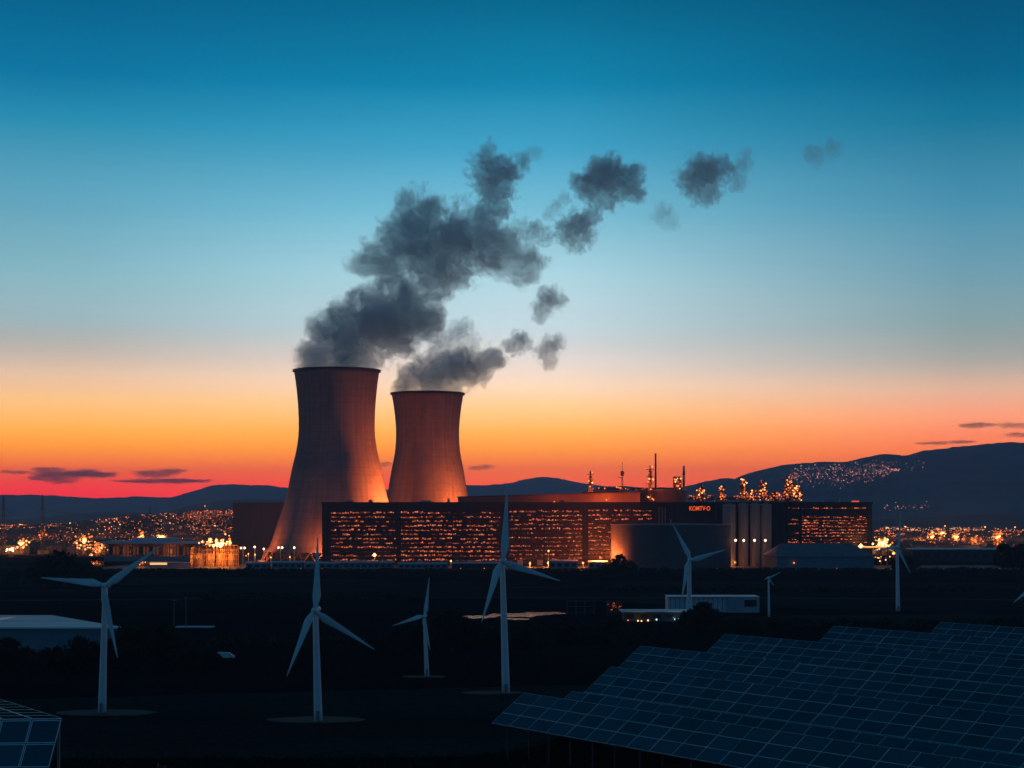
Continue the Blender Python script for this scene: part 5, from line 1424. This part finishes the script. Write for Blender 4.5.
puff('steam_plume', 'thick dark steam plume pouring from the taller cooling tower', 'steam',
     [(316, 360, 21), (340, 354, 25), (362, 358, 17), (334, 338, 24), (358, 330, 30), (384, 322, 32), (408, 314, 28), (424, 320, 20), (398, 338, 18), (372, 304, 18), (400, 296, 14), (330, 366, 12), (350, 368, 11)], 1650, 0.06, 1.2, group=GS)
puff('steam_plume', 'large dark steam cloud drifting above the taller tower plume', 'steam',
     [(424, 222, 26), (412, 248, 32), (446, 244, 34), (478, 240, 29), (502, 254, 20), (526, 264, 17), (384, 262, 22), (362, 266, 13), (438, 272, 24), (462, 270, 16), (410, 204, 13), (474, 218, 13), (440, 290, 12)], 1650, 0.045, 1.6, group=GS)
puff('steam_puff', 'tall ragged steam wisp above the large cloud', 'steam', [(493, 170, 20), (497, 192, 16), (498, 208, 11), (512, 172, 10), (524, 162, 8)], 1650, 0.06, 1.7, group=GS, nscale=0.05)
puff('steam_puff', 'compact dark puff right of the tall ragged wisp', 'steam', [(606, 178, 22), (590, 184, 14), (628, 184, 17), (598, 166, 9), (576, 180, 8)], 1650, 0.06, 1.6, group=GS, nscale=0.05)
puff('steam_puff', 'small puff below the compact dark puff', 'steam', [(577, 228, 16), (590, 218, 9), (564, 222, 8), (586, 236, 8)], 1650, 0.06, 1.7, group=GS, nscale=0.055)
puff('steam_puff', 'farthest solid dark puff at the right', 'steam', [(703, 174, 20), (720, 168, 11), (710, 192, 10), (694, 166, 9)], 1650, 0.055, 1.6, group=GS, nscale=0.05)
puff('steam_wisp', 'thin faint wisp right of the farthest solid puff', 'steam', [(741, 166, 9), (738, 180, 9), (746, 154, 6)], 1650, 0.03, 2.0, group=GS, nscale=0.07)
puff('steam_wisp', 'faint trace of steam farthest to the right', 'steam', [(813, 154, 10), (832, 150, 8), (830, 142, 5)], 1650, 0.022, 2.0, group=GS, nscale=0.07)
puff('steam_wisp', 'faint wisp below the small puffs toward the right', 'steam', [(662, 212, 10), (672, 222, 7)], 1650, 0.02, 2.0, group=GS, nscale=0.07)
puff('steam_puff', 'faint puff at the right end of the large cloud', 'steam', [(533, 232, 11), (544, 236, 9), (522, 226, 8)], 1650, 0.04, 1.8, group=GS, nscale=0.06)
puff('steam_puff', 'small upright puff below the right end of the large cloud', 'steam', [(547, 298, 12), (543, 308, 9), (558, 301, 8), (540, 316, 6)], 1650, 0.055, 1.8, group=GS, nscale=0.06)
puff('steam_plume', 'low dark steam plume trailing right from the shorter cooling tower', 'steam',
     [(403, 387, 10), (412, 382, 14), (426, 376, 19), (444, 370, 22), (460, 366, 20), (478, 364, 16), (494, 358, 12), (436, 387, 12), (452, 384, 11), (470, 378, 9), (484, 376, 8)], 1750, 0.06, 1.35, group=GS)
puff('steam_puff', 'small round puff above the end of the lower plume', 'steam', [(519, 341, 10), (511, 344, 8), (528, 346, 5)], 1750, 0.06, 1.6, group=GS, nscale=0.06)
puff('steam_puff', 'last puff right of the lower plume', 'steam', [(548, 348, 11), (556, 342, 8), (551, 362, 7)], 1750, 0.05, 1.8, group=GS, nscale=0.06)
puff('steam_wisp', 'small torn wisp between the large cloud and the small puff on its right', 'steam', [(556, 206, 7), (564, 198, 6), (548, 214, 5)], 1650, 0.03, 2.0, group=GS, nscale=0.08)
puff('steam_wisp', 'tiny wisp just above the tall ragged wisp', 'steam', [(536, 154, 6), (529, 150, 5)], 1650, 0.03, 2.0, group=GS, nscale=0.08)
puff('steam_wisp', 'pale wisp between the two tower plumes', 'steam', [(452, 336, 12), (462, 328, 10), (446, 346, 9), (470, 342, 8)], 1700, 0.03, 1.9, group=GS, nscale=0.06)
# streaks of cloud over the far mountains
GC = 'flat purple cloud streaks low over the horizon'
def cloud(label, bl, zf=0.16, dens=0.0022):
    puff('cloud', label, 'cloud', bl, 30000, dens * 2, 1.3, (0.42, 0.44, 0.62), 0.0022, 0.3, GC, 0.6, zf, 1.25, vox=26)
cloud('long flat cloud bank over the left mountains', [(52, 474, 22), (70, 474.5, 20), (88, 473.5, 20), (38, 478, 14), (60, 479.5, 16), (104, 475, 12)], 0.22)
cloud('thin cloud above the left end of the long bank', [(42, 468.5, 11), (54, 468.8, 11)], 0.16)
cloud('small hooked cloud over the middle of the left mountains', [(148, 473.2, 13), (160, 473.4, 14), (172, 472, 11), (180, 470.4, 7)], 0.30)
cloud('thin cloud streak under the hooked cloud', [(150, 481, 22), (175, 481, 24), (195, 481, 16), (125, 481, 14)], 0.10)
cloud('small cloud at the left edge of the sky', [(8, 471.4, 9), (18, 472.2, 9), (27, 472.4, 7)], 0.2)
cloud('flat cloud by the right side of the shorter tower', [(476, 467.4, 7), (485, 466.6, 8), (491, 466.2, 5)], 0.32)
cloud('flat cloud seen between the two towers', [(384, 464, 7), (388, 464, 6)], 0.4)
cloud('dark flat cloud high above the right mountain', [(966, 425, 9), (978, 424.8, 12), (990, 424.6, 9)], 0.24)
cloud('short cloud touching the right edge above the mountain', [(1008, 424.4, 9), (1018, 424.8, 8), (1028, 426, 9)], 0.3)
cloud('thin streak of cloud above the middle of the right mountain', [(922, 443.4, 8), (940, 442.6, 12), (960, 442.2, 12), (970, 442, 6)], 0.14)
cloud('faint cloud at the right edge below the flat ones', [(1016, 434, 10), (1026, 435, 9)], 0.22)
